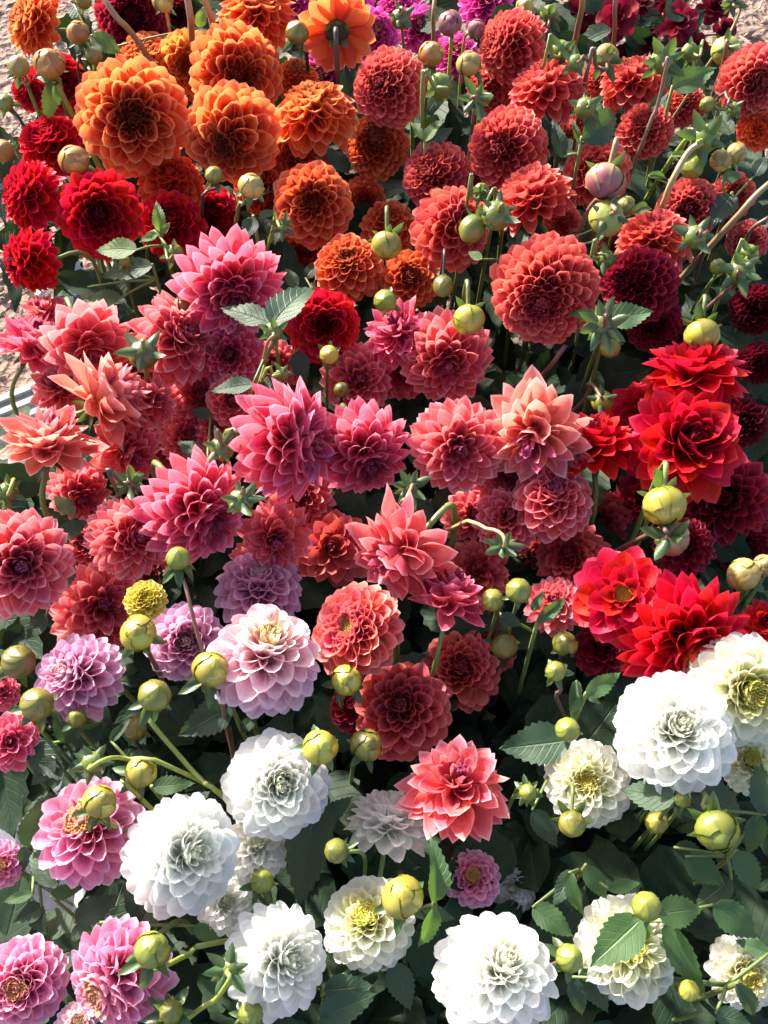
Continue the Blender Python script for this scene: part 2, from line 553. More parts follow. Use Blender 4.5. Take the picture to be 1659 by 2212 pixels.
def core_mesh(style, var, v):
    """the tight centre of a head, too small to pick apart, plus the receptacle the petals stand on"""
    key = ('core', style, var, v)
    if key in _cache:
        return _cache[key]
    st = STY[style]
    rr = random.Random(v * 31 + 5)
    V, F, A = [], [], []
    lay = layout(style)
    for i, th in enumerate(lay):
        if th > math.radians(st['tstuff']):
            break
        if var in ('cream', 'redyellow', 'bicolor', 'yellow') and th < math.radians(st['tstuff'] * .6):
            continue
        wdt, bend, tipr, g = ring_params(st, th)
        L = tipr - st['rec']
        pv, pf, pa = petal_geo(st, g, wdt / L, bend + 8, True, i * 7 + v)
        M = petal_matrix(st, th, i * GOLD, rr, .8, rr.uniform(.94, 1.04))
        n = len(V)
        V += [tuple(M @ Vector(p)) for p in pv]
        F += [tuple(n + q for q in f) for f in pf]
        A += pa
    # small button florets fill the middle
    eye = .80 if var in ('cream', 'redyellow', 'bicolor', 'rose', 'yellow') else (.55 if var in ('orange', 'rust', 'crimson', 'blush') else .34)
    nb = int(110 * eye * eye) + 4
    tm = math.radians(st['tstuff'] * eye)
    for i in range(nb):
        th = tm * math.sqrt((i + .5) / nb)
        az = i * GOLD
        rad = st['flat'] * (.90 + .04 * (th / tm))
        c = Vector((math.sin(th) * math.cos(az), math.sin(th) * math.sin(az), math.cos(th))) * rad
        q = .020 + .016 * (th / tm)
        n = len(V)
        Z = c.normalized()
        fr = frame_z(Z, rr.uniform(0, 3))
        for hh, rad_ in ((-.10, q * .9), (0, q), (.035, q * .6)):
            for j in range(5):
                a = j * 2 * math.pi / 5
                V.append(tuple(c + fr @ Vector((rad_ * math.cos(a), rad_ * math.sin(a), hh))))
                A.append((.9, .2, .04 * th / tm))
        for k in range(2):
            for j in range(5):
                F.append((n + k * 5 + j, n + k * 5 + (j + 1) % 5, n + k * 5 + 5 + (j + 1) % 5, n + k * 5 + 5 + j))
        F.append(tuple(n + 10 + j for j in range(5)))
    # receptacle
    n = len(V)
    nu, nv = 12, 7
    for i in range(nv + 1):
        th = math.pi * i / nv
        for j in range(nu):
            a = 2 * math.pi * j / nu
            r0 = st['rec'] * (1.32 if th < 1.9 else 1.05)
            zz = r0 * math.cos(th) * (st['flat'] * 1.25 if th < 1.57 else 1)
            V.append((r0 * math.sin(th) * math.cos(a), r0 * math.sin(th) * math.sin(a), zz))
            A.append((.25, .3, .5 if th > .7 else .1))
    for i in range(nv):
        for j in range(nu):
            F.append((n + i * nu + j, n + i * nu + (j + 1) % nu, n + (i + 1) * nu + (j + 1) % nu, n + (i + 1) * nu + j))
    _cache[key] = mesh_of('centre', V, F, MAT[var], A)
    return _cache[key]


def tube_mesh(name, pts, r0, r1, mat, n=7, steps=14, knots=False):
    P = [Vector(p) for p in pts]
    # Catmull-Rom through the points
    Q = []
    ext = [P[0] * 2 - P[1]] + P + [P[-1] * 2 - P[-2]]
    seg = max(2, steps // (len(P) - 1))
    for i in range(1, len(ext) - 2):
        a, b, c, d = ext[i - 1], ext[i], ext[i + 1], ext[i + 2]
        for k in range(seg):
            t = k / seg
            Q.append(0.5 * ((2 * b) + (c - a) * t + (2 * a - 5 * b + 4 * c - d) * t * t + (3 * b - a - 3 * c + d) * t ** 3))
    Q.append(P[-1])
    V, A, F = [], [], []
    X = None
    for i, q in enumerate(Q):
        d = (Q[min(i + 1, len(Q) - 1)] - Q[max(i - 1, 0)]).normalized()
        if X is None:
            X = d.orthogonal().normalized()
        X = (X - d * X.dot(d)).normalized()
        Yv = d.cross(X)
        f = i / (len(Q) - 1)
        rad = r0 + (r1 - r0) * f
        for j in range(n):
            a = 2 * math.pi * j / n
            V.append(tuple(q + (X * math.cos(a) + Yv * math.sin(a)) * rad))
            A.append((f, j / n, 0.5))
    for i in range(len(Q) - 1):
        for j in range(n):
            F.append((i * n + j, i * n + (j + 1) % n, (i + 1) * n + (j + 1) % n, (i + 1) * n + j))
    F.append(tuple(range(n - 1, -1, -1)))
    F.append(tuple((len(Q) - 1) * n + j for j in range(n)))
    return mesh_of(name, V, F, mat, A)


def sepal_mesh(kind, v):
    key = ('sepal', kind, v)
    if key not in _cache:
        rr = random.Random(v + 90)
        st = dict(phi=(90, 66, 40), cut=.62, pw=1.35, base=.5, jit=2.0)
        V, F, A = petal_geo(st, .6, .46, -(5 + 55 * rr.random()), True, v + 400)
        _cache[key] = mesh_of('bract', V, F, M_SEPAL if kind == 'g' else M_SEPAL_PALE, A)
    return _cache[key]


def add_bracts(root, base, axis, r, n=5, angle=105, length=1.0, kind='g', spin=None, rr=random):
    """bracts round the base of a head or bud: angle from the head's axis"""
    spin = rr.uniform(0, 6.28) if spin is None else spin
    fr = frame_z(axis)
    for k in range(n):
        az = spin + k * 2 * math.pi / n + rr.uniform(-.22, .22)
        th = math.radians(angle + rr.uniform(-14, 14))
        Y = Vector((math.sin(th) * math.cos(az), math.sin(th) * math.sin(az), math.cos(th)))
        X = Vector((-math.sin(az), math.cos(az), 0))
        Zv = X.cross(Y)
        ref = Vector((-math.cos(th) * math.cos(az), -math.cos(th) * math.sin(az), math.sin(th)))
        if Zv.dot(ref) < 0:
            Zv = -Zv
            X = -X
        R = (fr @ Matrix((X, Y, Zv)).transposed()).to_4x4()
        L = r * length * rr.uniform(.85, 1.15)
        M = Matrix.Translation(base) @ R @ Matrix.Diagonal((L, L, L, 1))
        part('bract', sepal_mesh(kind, rr.randrange(4)), root, Matrix.Translation(-root.location) @ M)


FOOT_Z = 0.015


def foot_of(p, axis, rr):
    """where a stem meets the ground: it leans away from the way the head faces"""
    f = Vector((p.x - axis.x * .05 + rr.uniform(-.02, .02), p.y - axis.y * .04 - .02 + rr.uniform(-.02, .02), FOOT_Z))
    return f


def run_out(a, b):
    """where a stem that passes a and then b meets the ground, bending down on its way"""
    d = b - a
    d.z = 0
    if d.length > 1e-5:
        d.normalize()
    return Vector((b.x + d.x * .13, b.y + d.y * .13, FOOT_Z))


def stem_for(root, base, axis, foot, r, col, via=None, drop=.035):
    pts = [base, base - axis * drop]
    if via:
        pts = [base, base - axis * (drop * .45)] + via
    last = pts[-1]
    if not via:
        pts.append(last.lerp(foot, .45) + Vector((0, 0, .02)))
    pts.append(foot)
    L = root.location
    me = tube_mesh('stem', [p - L for p in pts], r * .85, r * 1.15, M_STEM[col], 7, 18)
    part('stem', me, root, Matrix.Identity(4))


FL = []


def flower(style, var, x, y, r, dx, dy, h, label, group, back=False, cat='flower', stem='green', hide=-.55, spin=None):
    k = len(FL)
    rr = random.Random(k * 17 + 3)
    if style == 'round' and var in ('white', 'cream', 'blush'):
        style = 'plump'
    st = STY[style]
    mag = math.hypot(dx, dy)
    if .22 < mag:
        f = min(1.25, .95 / mag)
        dx, dy = dx * f, dy * f
    c = at(x, y, h)
    R = r * px(c) * {'deco': 1.14, 'shag': 1.16, 'broad': 1.09, 'ball': 1.04}.get(style, 1.05)
    ax = axis_of(x, y, dx, dy, back)
    foot = foot_of(c, ax, rr)
    root = thing('cosmos_flower' if style == 'cosmos' else 'dahlia', label, cat, foot, group)
    fr = frame_z(ax, rr.uniform(0, 6.28)).to_4x4()
    world = Matrix.Translation(c - foot) @ fr @ Matrix.Diagonal((R * rr.uniform(.95, 1.05), R, R * rr.uniform(.90, 1.08), 1))
    lop, lop_at = rr.uniform(0, .09), rr.uniform(0, 6.28)
    openness = rr.gauss(0, .13)
    wf = rr.uniform(.90, 1.12)
    o = part('centre', core_mesh(style, var, k % 3), root, world)
    o['kind'] = 'stuff'
    lay = layout(style)
    wild = rr.uniform(.8, 1.2) * st['jit']
    tocam = (CAM - c).normalized()
    missing = rr.random() < .0
    for i, th in enumerate(lay):
        if th <= math.radians(st['tstuff']):
            continue
        az = i * GOLD
        ring_i = min(NR - 1, int(th / math.radians(st['tmax']) * NR))
        ln = rr.gauss(1.0, .045 if style != 'shag' else .11)
        ln *= 1 + lop * math.cos(az - lop_at)
        M = world @ petal_matrix(st, th, az, rr, wild, ln, openness * min(1, th))
        M = M @ Matrix.Diagonal((wf, 1, wf, 1))
        n = (M.to_3x3() @ Vector((0, 1, 0))).normalized()
        if n.dot(tocam) < hide and th > 1.2:
            continue        # the far side of the head, turned away from the picture
        part('petal', petal_mesh(style, var, ring_i, rr.randrange(4)), root, M)
    base = c - ax * R * st['rec'] * .95
    if back:
        q = R * .30
        part('calyx', bud_mesh('dark', 0), root, Matrix.Translation(base - foot) @ frame_z(-ax).to_4x4() @ Matrix.Diagonal((q, q, q * .9, 1)))
    add_bracts(root, base, ax, R * (.42 if not back else .5), 5, 112 if not back else 125, 1.0, 'g', None, rr)
    stem_for(root, base, ax, foot, max(.0022, R * .065), stem, None, .05)
    FL.append(root)
    return root


def bud_mesh(kind, v):
    key = ('bud', kind, v)
    if key in _cache:
        return _cache[key]
    rr = random.Random(v + 7)
    nu, nv = 36, 16
    lob = 7 + v
    tw_ = .5 + .5 * v
    V, F, A = [], [], []
    nu = lob * 6
    for i in range(nv + 1):
        th = math.pi * i / nv
        for j in range(nu):
            a = 2 * math.pi * j / nu
            tws = tw_ * max(0, 1 - i / nv * 1.6)
            u = j / 6 % 1.0
            saw = (u * 1.25 if u < .8 else (1 - u) * 5) - .5
            amp = .085 * (math.sin(th) ** .6 if 0 < i < nv else 0) * (.35 + .65 * (1 - i / nv))
            rad = 1 + amp * saw
            zz = math.cos(th)
            if zz > 0:
                zz *= .92 + .17 * math.cos(th) ** 12
            aa = a + tws
            V.append((rad * math.sin(th) * math.cos(aa), rad * math.sin(th) * math.sin(aa), zz * .94))
            A.append((1 - i / nv, u, 1.0 if j % 6 == 5 else .5))
    for i in range(nv):
        for j in range(nu):
            F.append((i * nu + j, i * nu + (j + 1) % nu, (i + 1) * nu + (j + 1) % nu, (i + 1) * nu + j))
    _cache[key] = mesh_of('bud_head', V, F, M_BUD[kind], A)
    return _cache[key]


def scale_mesh(kind, v, f0, f1):
    """one petal of a bud still folded over the ball"""
    key = ('scale', kind, v, f0)
    if key in _cache:
        return _cache[key]
    V, F, A = [], [], []
    ns, nt = 7, 5
    for i in range(ns):
        s = i / (ns - 1)
        th = math.pi * (.93 - (.93 - f1) * s)
        half = .20 + .62 * math.sin(math.pi * (.12 + .82 * s)) ** 1.0 * (1 - .30 * s)
        for j in range(nt):
            t = -1 + 2 * j / (nt - 1)
            az = half * t / max(.55, math.sin(th)) * .95 + .55 * s * s
            rad = 1.02 + f0 - .025 * t * t + .03 * s
            V.append((rad * math.sin(th) * math.sin(az), rad * math.sin(th) * math.cos(az), rad * math.cos(th) * .84))
            A.append((s, abs(t), .5 + .5 * abs(t) ** 3))
    for i in range(ns - 1):
        for j in range(nt - 1):
            a = i * nt + j
            F.append((a, a + 1, a + nt + 1, a + nt))
    _cache[key] = mesh_of('bud_petal', V, F, M_BUD[kind], A)
    return _cache[key]


BU = []


def bud(kind, x, y, r, dx, dy, h, label, group='round unopened dahlia buds', back=False, stem='green', via=None, nb=5, ba=100,
        bl=1.0, scales=0, long=1.0, pale=False, noball=False):
    k = len(BU)
    rr = random.Random(k * 13 + 1)
    c = at(x, y, h)
    R = r * px(c) * .85
    if back and dy <= -.25 and not via:
        back, dy = False, -.72
    ax = axis_of(x, y, dx, dy, back)
    vp = [at(*q) for q in via] if via else None
    if vp:
        foot = run_out(vp[-2] if len(vp) > 1 else c, vp[-1])
    else:
        foot = foot_of(c, ax, rr)
    root = thing('dahlia_bud', label, 'flower bud', foot, group)
    fr = frame_z(ax, rr.uniform(0, 6.28)).to_4x4()
    world = Matrix.Translation(c - foot) @ fr @ Matrix.Diagonal((R, R, R * long, 1))
    part('bud_head', bud_mesh(kind, k % 3), root, world @ Matrix.Scale(.95 if scales else 1, 4))
    scales = (scales + 2) // 2
    for i in range(scales):
        M = world @ Matrix.Rotation(i * 2 * math.pi / scales + rr.uniform(-.12, .12), 4, 'Z')
        part('bud_petal', scale_mesh(kind, i % 3, .045 * (i % 3), (.02, .20, .10)[i % 3]), root, M)
    base = c - ax * R * .84 * long
    if nb:
        add_bracts(root, base, ax, R * (1.55 if bl < 1.35 else 1.22), nb, min(ba, 112), bl, 'p' if pale else 'g', None, rr)
        add_bracts(root, base + ax * R * .10, ax, R, max(3, nb - 1), 58, .85 * bl, 'p', None, rr)
    if back and not vp:
        side = RGT * (R * 1.5 * (1 if k % 2 else -1))
        vp = [base - ax * .010 + side * .55, base + side * 1.1 - UPV * R]
    stem_for(root, base, ax, foot, max(.0016, R * .16), stem, vp, .03)
    BU.append(root)
    return root


# ------------------------------------------------------------------ leaves
def leaf_geo(v, n=18):
    rr = random.Random(v + 50)
    V, F, A = [], [], []
    wmax = (.46, .52, .40, .58)[v]
    fold = (.30, .16, .45, .22)[v]
    curl = (-35, -18, -52, 14)[v]
    T = [-1, -.62, -.28, 0, .28, .62, 1]
    y = z = 0
    last = 0
    for i in range(n + 1):
        s = i / n
        a = math.radians(curl) * s
        y += (s - last) * math.cos(a)
        z += (s - last) * math.sin(a)
        last = s
        wd = wmax / 2 * (math.sin(math.pi * s ** .72) ** .85 if 0 < s < 1 else 0) * (1 - .28 * s) + .006
        tooth = 1.0 if (i % 2 == 0) else .88
        if s < .12 or s > .95:
            tooth = 1
        for t in T:
            e = wd * t * (tooth if abs(t) == 1 else 1)
            yy = y + (.025 * abs(t) if (abs(t) == 1 and i % 2 == 0 and .1 < s < .96) else 0) - .05 * abs(t) * s
            wav = .02 * math.sin(s * 11 + (2 if t > 0 else 0) + v) * abs(t)
            V.append((e, yy, z + abs(e) * fold * 1.3 + wav))
            A.append((s, abs(t), .5))
    nc = len(T)
    for i in range(n):
        for j in range(nc - 1):
            a = i * nc + j
            F.append((a, a + 1, a + nc + 1, a + nc))
    return V, F, A


def leaf_mesh(col, v):
    key = ('leaf', col, v)
    if key not in _cache:
        V, F, A = leaf_geo(v)
        _cache[key] = mesh_of('leaf', V, F, M_LEAF[col], A)
    return _cache[key]


def leaf_matrix(p0, p1, roll, wid, v):
    Y = p1 - p0
    L = Y.length
    Y.normalize()
    n = ((CAM - p0).normalized() * .6 + Vector((0, 0, 1)) * .7)
    Z = (n - Y * n.dot(Y)).normalized()
    X = Y.cross(Z)
    R = Matrix((X, Y, Z)).transposed() @ Matrix.Rotation(math.radians(roll), 3, 'Y')
    L *= (1.10, 1.03, 1.2, 1.03)[v]
    return Matrix.Translation(p0) @ R.to_4x4() @ Matrix.Diagonal((L * wid, L, L, 1))


def sprig(label, leaves, group='leafy dahlia shoots', stem='green', cat='leafy shoot', up=None):
    """a shoot: leaves given as base x,y tip x,y, height of base and tip, colour, variant, roll, relative width"""
    b0 = at(leaves[0][0], leaves[0][1], leaves[0][4] - .4)
    foot = Vector((b0.x + .01, b0.y - .03, FOOT_Z))
    root = thing('leafy_shoot', label, cat, foot, group)
    T = Matrix.Translation(-foot)
    for (bx, by, tx, ty, hb, ht, col, v, roll, wid) in leaves:
        p0, p1 = at(bx, by, hb), at(tx, ty, ht)
        part('leaf', leaf_mesh(col, v), root, T @ leaf_matrix(p0, p1, roll, wid, v))
        if (p0 - b0).length > .012:
            me = tube_mesh('leaf_stalk', [p0 - foot, p0.lerp(b0, .5) - foot - Vector((0, 0, .008)), b0 - foot - Vector((0, 0, .02))],
                           .0011, .0016, M_STEM[stem], 5, 6)
            part('leaf_stalk', me, root, Matrix.Identity(4))
    me = tube_mesh('stem', [b0 - foot + Vector((0, 0, .003)), b0.lerp(foot, .5) - foot, Vector((0, 0, 0))], .0018, .0028, M_STEM[stem], 6, 10)
    part('stem', me, root, Matrix.Identity(4))
    return root


def bare_stem(label, pts, rad, col, group='bare flower stems'):
    P = [at(*q) for q in pts]
    foot = run_out(P[-2], P[-1])
    P.append(P[-1].lerp(foot, .35) + (P[-1] - P[-2]) * .25)
    root = thing('flower_stem', label, 'stem', foot, group)
    me = tube_mesh('stalk', [p - foot for p in P] + [Vector((0, 0, 0))], rad * px(P[0]) * .9, rad * px(P[0]) * 1.1, M_STEM[col], 8, 20)
    part('stalk', me, root, Matrix.Identity(4))
    return root


# ------------------------------------------------------------------ ground
def ground_material():
    m, nt, new, link = nodes_of('dry_ground')
    tc = new('ShaderNodeTexCoord')
    n1 = new('ShaderNodeTexNoise')
    n1.inputs['Scale'].default_value = 4
    n1.inputs['Detail'].default_value = 6
    link(tc.outputs['Object'], n1.inputs['Vector'])
    n2 = new('ShaderNodeTexNoise')
    n2.inputs['Scale'].default_value = 90
    n2.inputs['Detail'].default_value = 6
    link(tc.outputs['Object'], n2.inputs['Vector'])
    vo = new('ShaderNodeTexVoronoi')
    vo.inputs['Scale'].default_value = 70
    link(tc.outputs['Object'], vo.inputs['Vector'])
    r1 = ramp(new, [(0.3, (.16, .10, .078)), (0.7, (.28, .185, .14))])
    link(n1.outputs[0], r1.inputs[0])
    r2 = ramp(new, [(0.3, .6), (0.7, 1.3)])
    link(n2.outputs[0], r2.inputs[0])
    c = mix(new, link, 1.0, r1.outputs[0], r2.outputs[0], 'MULTIPLY')
    p = new('ShaderNodeBsdfPrincipled')
    link(c, p.inputs['Base Color'])
    p.inputs['Roughness'].default_value = .9
    bp = new('ShaderNodeBump')
    bp.inputs['Strength'].default_value = .9
    bp.inputs['Distance'].default_value = .008
    link(math_n(new, link, 'ADD', n2.outputs[0], vo.outputs[0]), bp.inputs['Height'])
    link(bp.outputs[0], p.inputs['Normal'])
    o = new('ShaderNodeOutputMaterial')
    link(p.outputs[0], o.inputs[0])
    return m


def plain(name, col, rough=.6, tw=0, trans=None, spec=.3, bump=0.0, scale=80):
    m, nt, new, link = nodes_of(name)
    tc = new('ShaderNodeTexCoord')
    nz = new('ShaderNodeTexNoise')
    nz.inputs['Scale'].default_value = scale
    nz.inputs['Detail'].default_value = 5
    link(tc.outputs['Object'], nz.inputs['Vector'])
    r = ramp(new, [(.3, .78), (.7, 1.15)])
    link(nz.outputs[0], r.inputs[0])
    oi = new('ShaderNodeObjectInfo')
    hs = new('ShaderNodeHueSaturation')
    link(mix(new, link, 1.0, col, r.outputs[0], 'MULTIPLY'), hs.inputs['Color'])
    p = new('ShaderNodeBsdfPrincipled')
    link(hs.outputs[0], p.inputs['Base Color'])
    p.inputs['Roughness'].default_value = rough
    p.inputs['Specular IOR Level'].default_value = spec
    if bump:
        bp = new('ShaderNodeBump')
        bp.inputs['Strength'].default_value = bump
        bp.inputs['Distance'].default_value = .002
        link(nz.outputs[0], bp.inputs['Height'])
        link(bp.outputs[0], p.inputs['Normal'])
    o = new('ShaderNodeOutputMaterial')
    if tw:
        tr = new('ShaderNodeBsdfTranslucent')
        tr.inputs['Color'].default_value = (*(trans or col), 1)
        ms = new('ShaderNodeMixShader')
        ms.inputs[0].default_value = tw
        link(p.outputs[0], ms.inputs[1])
        link(tr.outputs[0], ms.inputs[2])
        link(ms.outputs[0], o.inputs[0])
    else:
        link(p.outputs[0], o.inputs[0])
    return m


def build_ground():
    gm = ground_material()
    xs = np.concatenate([[-60, -20, -6, -3], np.linspace(-1.6, 1.6, 90), [3, 6, 20, 60]])
    ys = np.concatenate([[-60, -20, -6, -2], np.linspace(-.6, 2.6, 90), [5, 9, 20, 60]])
    V, F = [], []
    for yv in ys:
        for xv in xs:
            zz = -.012 + (.010 * math.sin(xv * 7 + yv * 3) * math.cos(yv * 5 - xv * 2) + rng.normal(0, .003) if abs(xv) < 1.6 and -.6 < yv < 2.6 else 0)
            V.append((xv, yv, zz))
    n = len(xs)
    for i in range(len(ys) - 1):
        for j in range(n - 1):
            a = i * n + j
            F.append((a, a + 1, a + n + 1, a + n))
    o = bpy.data.objects.new('ground', mesh_of('ground', V, F, gm))
    COL.objects.link(o)
    o['kind'] = 'structure'
    # crumbs of earth and chips of straw on the open ground
    V, F = [], []
    oct_ = [(1, 0, 0), (0, 1, 0), (-1, 0, 0), (0, -1, 0), (0, 0, 1), (0, 0, -.4), (.6, .6, .6), (-.6, .6, .6), (-.6, -.6, .6), (.6, -.6, .6)]
    of = [(6, 0, 1), (7, 1, 2), (8, 2, 3), (9, 3, 0), (4, 6, 7), (4, 7, 8), (4, 8, 9), (4, 9, 6), (6, 1, 7), (7, 2, 8), (8, 3, 9), (9, 0, 6)]
    for i in range(5200):
        xv, yv = rng.uniform(-1.25, 1.25), rng.uniform(-.1, 2.2)
        if -.38 < xv < .5 and yv < 1.2:
            continue
        r0 = rng.choice([.003, .004, .006, .009, .013], p=[.3, .3, .22, .13, .05])
        sx, sy, sz = r0 * rng.uniform(.7, 1.3, 3)
        a = rng.uniform(0, 6.28)
        b = len(V)
        for (px_, py_, pz_) in oct_:
            k = rng.uniform(.75, 1.2)
            V.append((xv + (px_ * math.cos(a) * sx - py_ * math.sin(a) * sy) * k, yv + (px_ * math.sin(a) * sx + py_ * math.cos(a) * sy) * k, -.006 + pz_ * sz * k))
        F += [tuple(b + q for q in f) for f in of]
    o = bpy.data.objects.new('gravel', mesh_of('gravel', V, F, plain('gravel', (.24, .16, .13), .9, bump=.5), smooth=False))
    COL.objects.link(o)
    o['kind'] = 'stuff'
    o['label'] = 'loose crumbs of brown earth and gravel on the ground'
    V, F = [], []
    for i in range(900):
        xv, yv = rng.uniform(-1.25, 1.25), rng.uniform(-.1, 2.2)
        if -.36 < xv < .5 and yv < 1.15:
            continue
        L, wd, a = rng.uniform(.012, .075), rng.uniform(.0012, .0035), rng.uniform(0, 3.14)
        lift = rng.uniform(0, .012)
        b = len(V)
        for k in range(4):
            s = k / 3 - .5
            bx = xv + math.cos(a) * s * L + .006 * math.sin(k * 2 + i) * .5
            by = yv + math.sin(a) * s * L
            for q in (-1, 0, 1):
                V.append((bx - math.sin(a) * wd * q, by + math.cos(a) * wd * q, .002 + lift * (s + .5) + (.002 if q == 0 else 0)))
        for k in range(3):
            for q in range(2):
                p0 = b + k * 3 + q
                F.append((p0, p0 + 1, p0 + 4, p0 + 3))
    o = bpy.data.objects.new('straw', mesh_of('straw', V, F, plain('straw', (.50, .41, .28), .6), smooth=False))
    COL.objects.link(o)
    o['kind'] = 'stuff'
    o['label'] = 'scattered dry straw bits on the ground'


build_ground()


def box(V, F, x0, x1, y0, y1, z0, z1, sk=(0, 0)):
    b = len(V)
    for z, kx, ky in ((z0, 0, 0), (z1, sk[0], sk[1])):
        V += [(x0 + kx, y0 + ky, z), (x1 + kx, y0 + ky, z), (x1 + kx, y1 + ky, z), (x0 + kx, y1 + ky, z)]
    for f in ((3, 2, 1, 0), (4, 5, 6, 7), (0, 1, 5, 4), (1, 2, 6, 5), (2, 3, 7, 6), (3, 0, 4, 7)):
        F.append(tuple(b + q for q in f))


def build_crate():
    root = thing('plastic_crate', 'white plastic crate showing at the lower left edge behind dark leaves', 'crate', (-.09, .13, 0.0))
    m = plain('white_plastic', (.78, .78, .82), .35, .35, (.80, .80, .86), .5)
    T = Matrix.Translation(Vector((.09, -.13, 0)))
    x0, x1, y0, y1, zt = -.43, -.27, -.10, .25, .22

    def pc(name, boxes):
        V, F = [], []
        for q in boxes:
            box(V, F, *q)
        part(name, mesh_of(name, V, F, m, smooth=False), root, T)
    pc('floor', [(x0, x1, y0, y1, .002, .008)])
    pc('wall', [(x0, x0 + .005, y0, y1, .0085, zt)])
    pc('wall', [(x1 - .005, x1, y0, y1, .0085, zt)])
    pc('wall', [(x0 + .0055, x1 - .0055, y1 - .005, y1, .0085, zt)])
    pc('wall', [(x0 + .0055, x1 - .0055, y0, y0 + .005, .0085, zt)])
    pc('rim', [(x0 - .014, x0 + .012, y0 - .014, y1 + .014, zt + .0005, zt + .010), (x1 - .012, x1 + .014, y0 - .014, y1 + .014, zt + .0005, zt + .010),
               (x0 + .0125, x1 - .0125, y1 - .012, y1 + .014, zt + .0005, zt + .010), (x0 + .0125, x1 - .0125, y0 - .014, y0 + .012, zt + .0005, zt + .010)])
    for i in range(7):
        yy = y0 + .05 + i * .06
        pc('rib', [(x0 + .0055, x0 + .0125, yy, yy + .006, .0085, zt - .004)])


build_crate()


def build_board():
    c = at(20, 925, -33)
    root = thing('ribbed_board', 'grey weathered ribbed board lying on the earth at the left edge', 'board', (c.x, c.y, 0))
    m = plain('weathered_board', (.33, .33, .33), .75, bump=.4, scale=60)
    R = Matrix.Rotation(math.radians(28), 4, 'Z')
    V, F = [], []
    box(V, F, -.20, .075, -.085, .085, .045, .058)
    part('panel', mesh_of('panel', V, F, m, smooth=False), root, R)
    for i in range(8):
        V, F = [], []
        yy = -.078 + i * .021
        box(V, F, -.198, .073, yy, yy + .009, .0585, .0645)
        part('rib', mesh_of('rib', V, F, m, smooth=False), root, R)
    V, F = [], []
    box(V, F, -.19, .06, -.075, .07, -.01, .0445)
    part('block', mesh_of('block', V, F, plain('dark_wood', (.05, .045, .045), .8), smooth=False), root, R)


build_board()


def build_paper():
    c = at(128, 622, -22)
    root = thing('paper_scrap', 'crumpled white paper scrap with black blotches under the red dahlias', 'paper', c)
    V, F = [], []
    rr = random.Random(4)
    n = 7
    for i in range(n):
        for j in range(n):
            V.append(((i / (n - 1) - .5) * .06, (j / (n - 1) - .5) * .07, rr.uniform(-.006, .006) + .004 * math.sin(i * 1.3 + j)))
    for i in range(n - 1):
        for j in range(n - 1):
            a = i * n + j
            F.append((a, a + 1, a + n + 1, a + n))
    m, nt, new, link = nodes_of('printed_paper')
    tc = new('ShaderNodeTexCoord')
    vo = new('ShaderNodeTexVoronoi')
    vo.inputs['Scale'].default_value = 75
    link(tc.outputs['Object'], vo.inputs['Vector'])
    r = ramp(new, [(.26, (.02, .02, .03)), (.32, (.74, .76, .84))])
    link(vo.outputs[0], r.inputs[0])
    p = new('ShaderNodeBsdfPrincipled')
    link(r.outputs[0], p.inputs['Base Color'])
    p.inputs['Roughness'].default_value = .6
    o = new('ShaderNodeOutputMaterial')
    link(p.outputs[0], o.inputs[0])
    part('sheet', mesh_of('sheet', V, F, m, smooth=False), root, Matrix.Rotation(.5, 4, 'X'))


build_paper()

# ------------------------------------------------------------------ flowers
G_OR, G_RED, G_CO, G_PK = 'orange ball dahlias', 'red dahlias', 'coral ball dahlias', 'pink pointed dahlias'
G_LI, G_WH, G_SC, G_MA = 'lilac pink dahlias', 'white dahlias', 'scarlet broad petalled dahlias', 'dark maroon garden flowers'
G_MG = 'magenta dahlias at the back'
# orange group, top left
flower('disc', 'orange', 290, 256, 119, .00, .02, 3, 'large golden orange ball dahlia facing out, brown eye at its middle', G_OR)
flower('disc', 'orange', 510, 158, 100, .22, -.12, 1, 'orange dahlia with dark brown eye above two other big orange heads', G_OR)
flower('disc', 'orange', 503, 292, 103, -.22, -.28, 2, 'orange dahlia looking down, brown eye shaded, just above a cream bud', G_OR)
flower('round', 'orange', 682, 262, 88, -.08, .78, 1, 'orange dahlia with wide cups along its side, right of the orange cluster', G_OR)
flower('ball', 'orange', 640, 178, 46, .1, .7, -3, 'small orange dahlia top peeking out above the cupped orange head', G_OR)
flower('disc', 'golden', 408, 140, 72, -.1, -.05, -4, 'yellow tinged orange dahlia half hidden behind two big orange heads', G_OR)
flower('disc', 'orange', 318, 138, 66, -.1, .6, -4, 'flat orange dahlia top behind the biggest golden orange head', G_OR)
flower('round', 'orange', 86, 52, 66, -.78, .35, 2, 'orange dahlia turned left in the very top left corner', G_OR)
flower('deco', 'orange', 556, 42, 78, .0, .88, 2, 'orange dahlia seen from its side at the top edge, pointed petals', G_OR)
flower('broad', 'orange', 728, 66, 78, .02, .21, 4, 'orange dahlia seen from behind, its dark brown base towards the viewer', G_OR, back=True, stem='dark')
flower('disc', 'rust', 677, 440, 86, .0, .08, 0, 'rust orange dahlia with curled cups and brown eye above the orange buds', G_OR)
flower('ball', 'rust', 812, 318, 68, .0, .35, -4, 'deep orange dahlia with little cups below the leftmost coral head', G_OR)
flower('disc', 'rust', 785, 438, 52, .2, .1, -8, 'shaded rust orange dahlia right of the rust head with brown eye', G_OR)
flower('round', 'rust', 838, 492, 60, .1, .5, -6, 'rust orange dahlia hidden behind a yellow bud left of the coral heads', G_OR)
flower('disc', 'rust', 752, 580, 74, -.05, .45, -1, 'rust orange dahlia right above the small scarlet flower with dark eye', G_OR)
flower('round', 'rust', 884, 604, 64, .1, .25, -2, 'shaded rust orange dahlia between a green bud and an olive bud', G_OR)
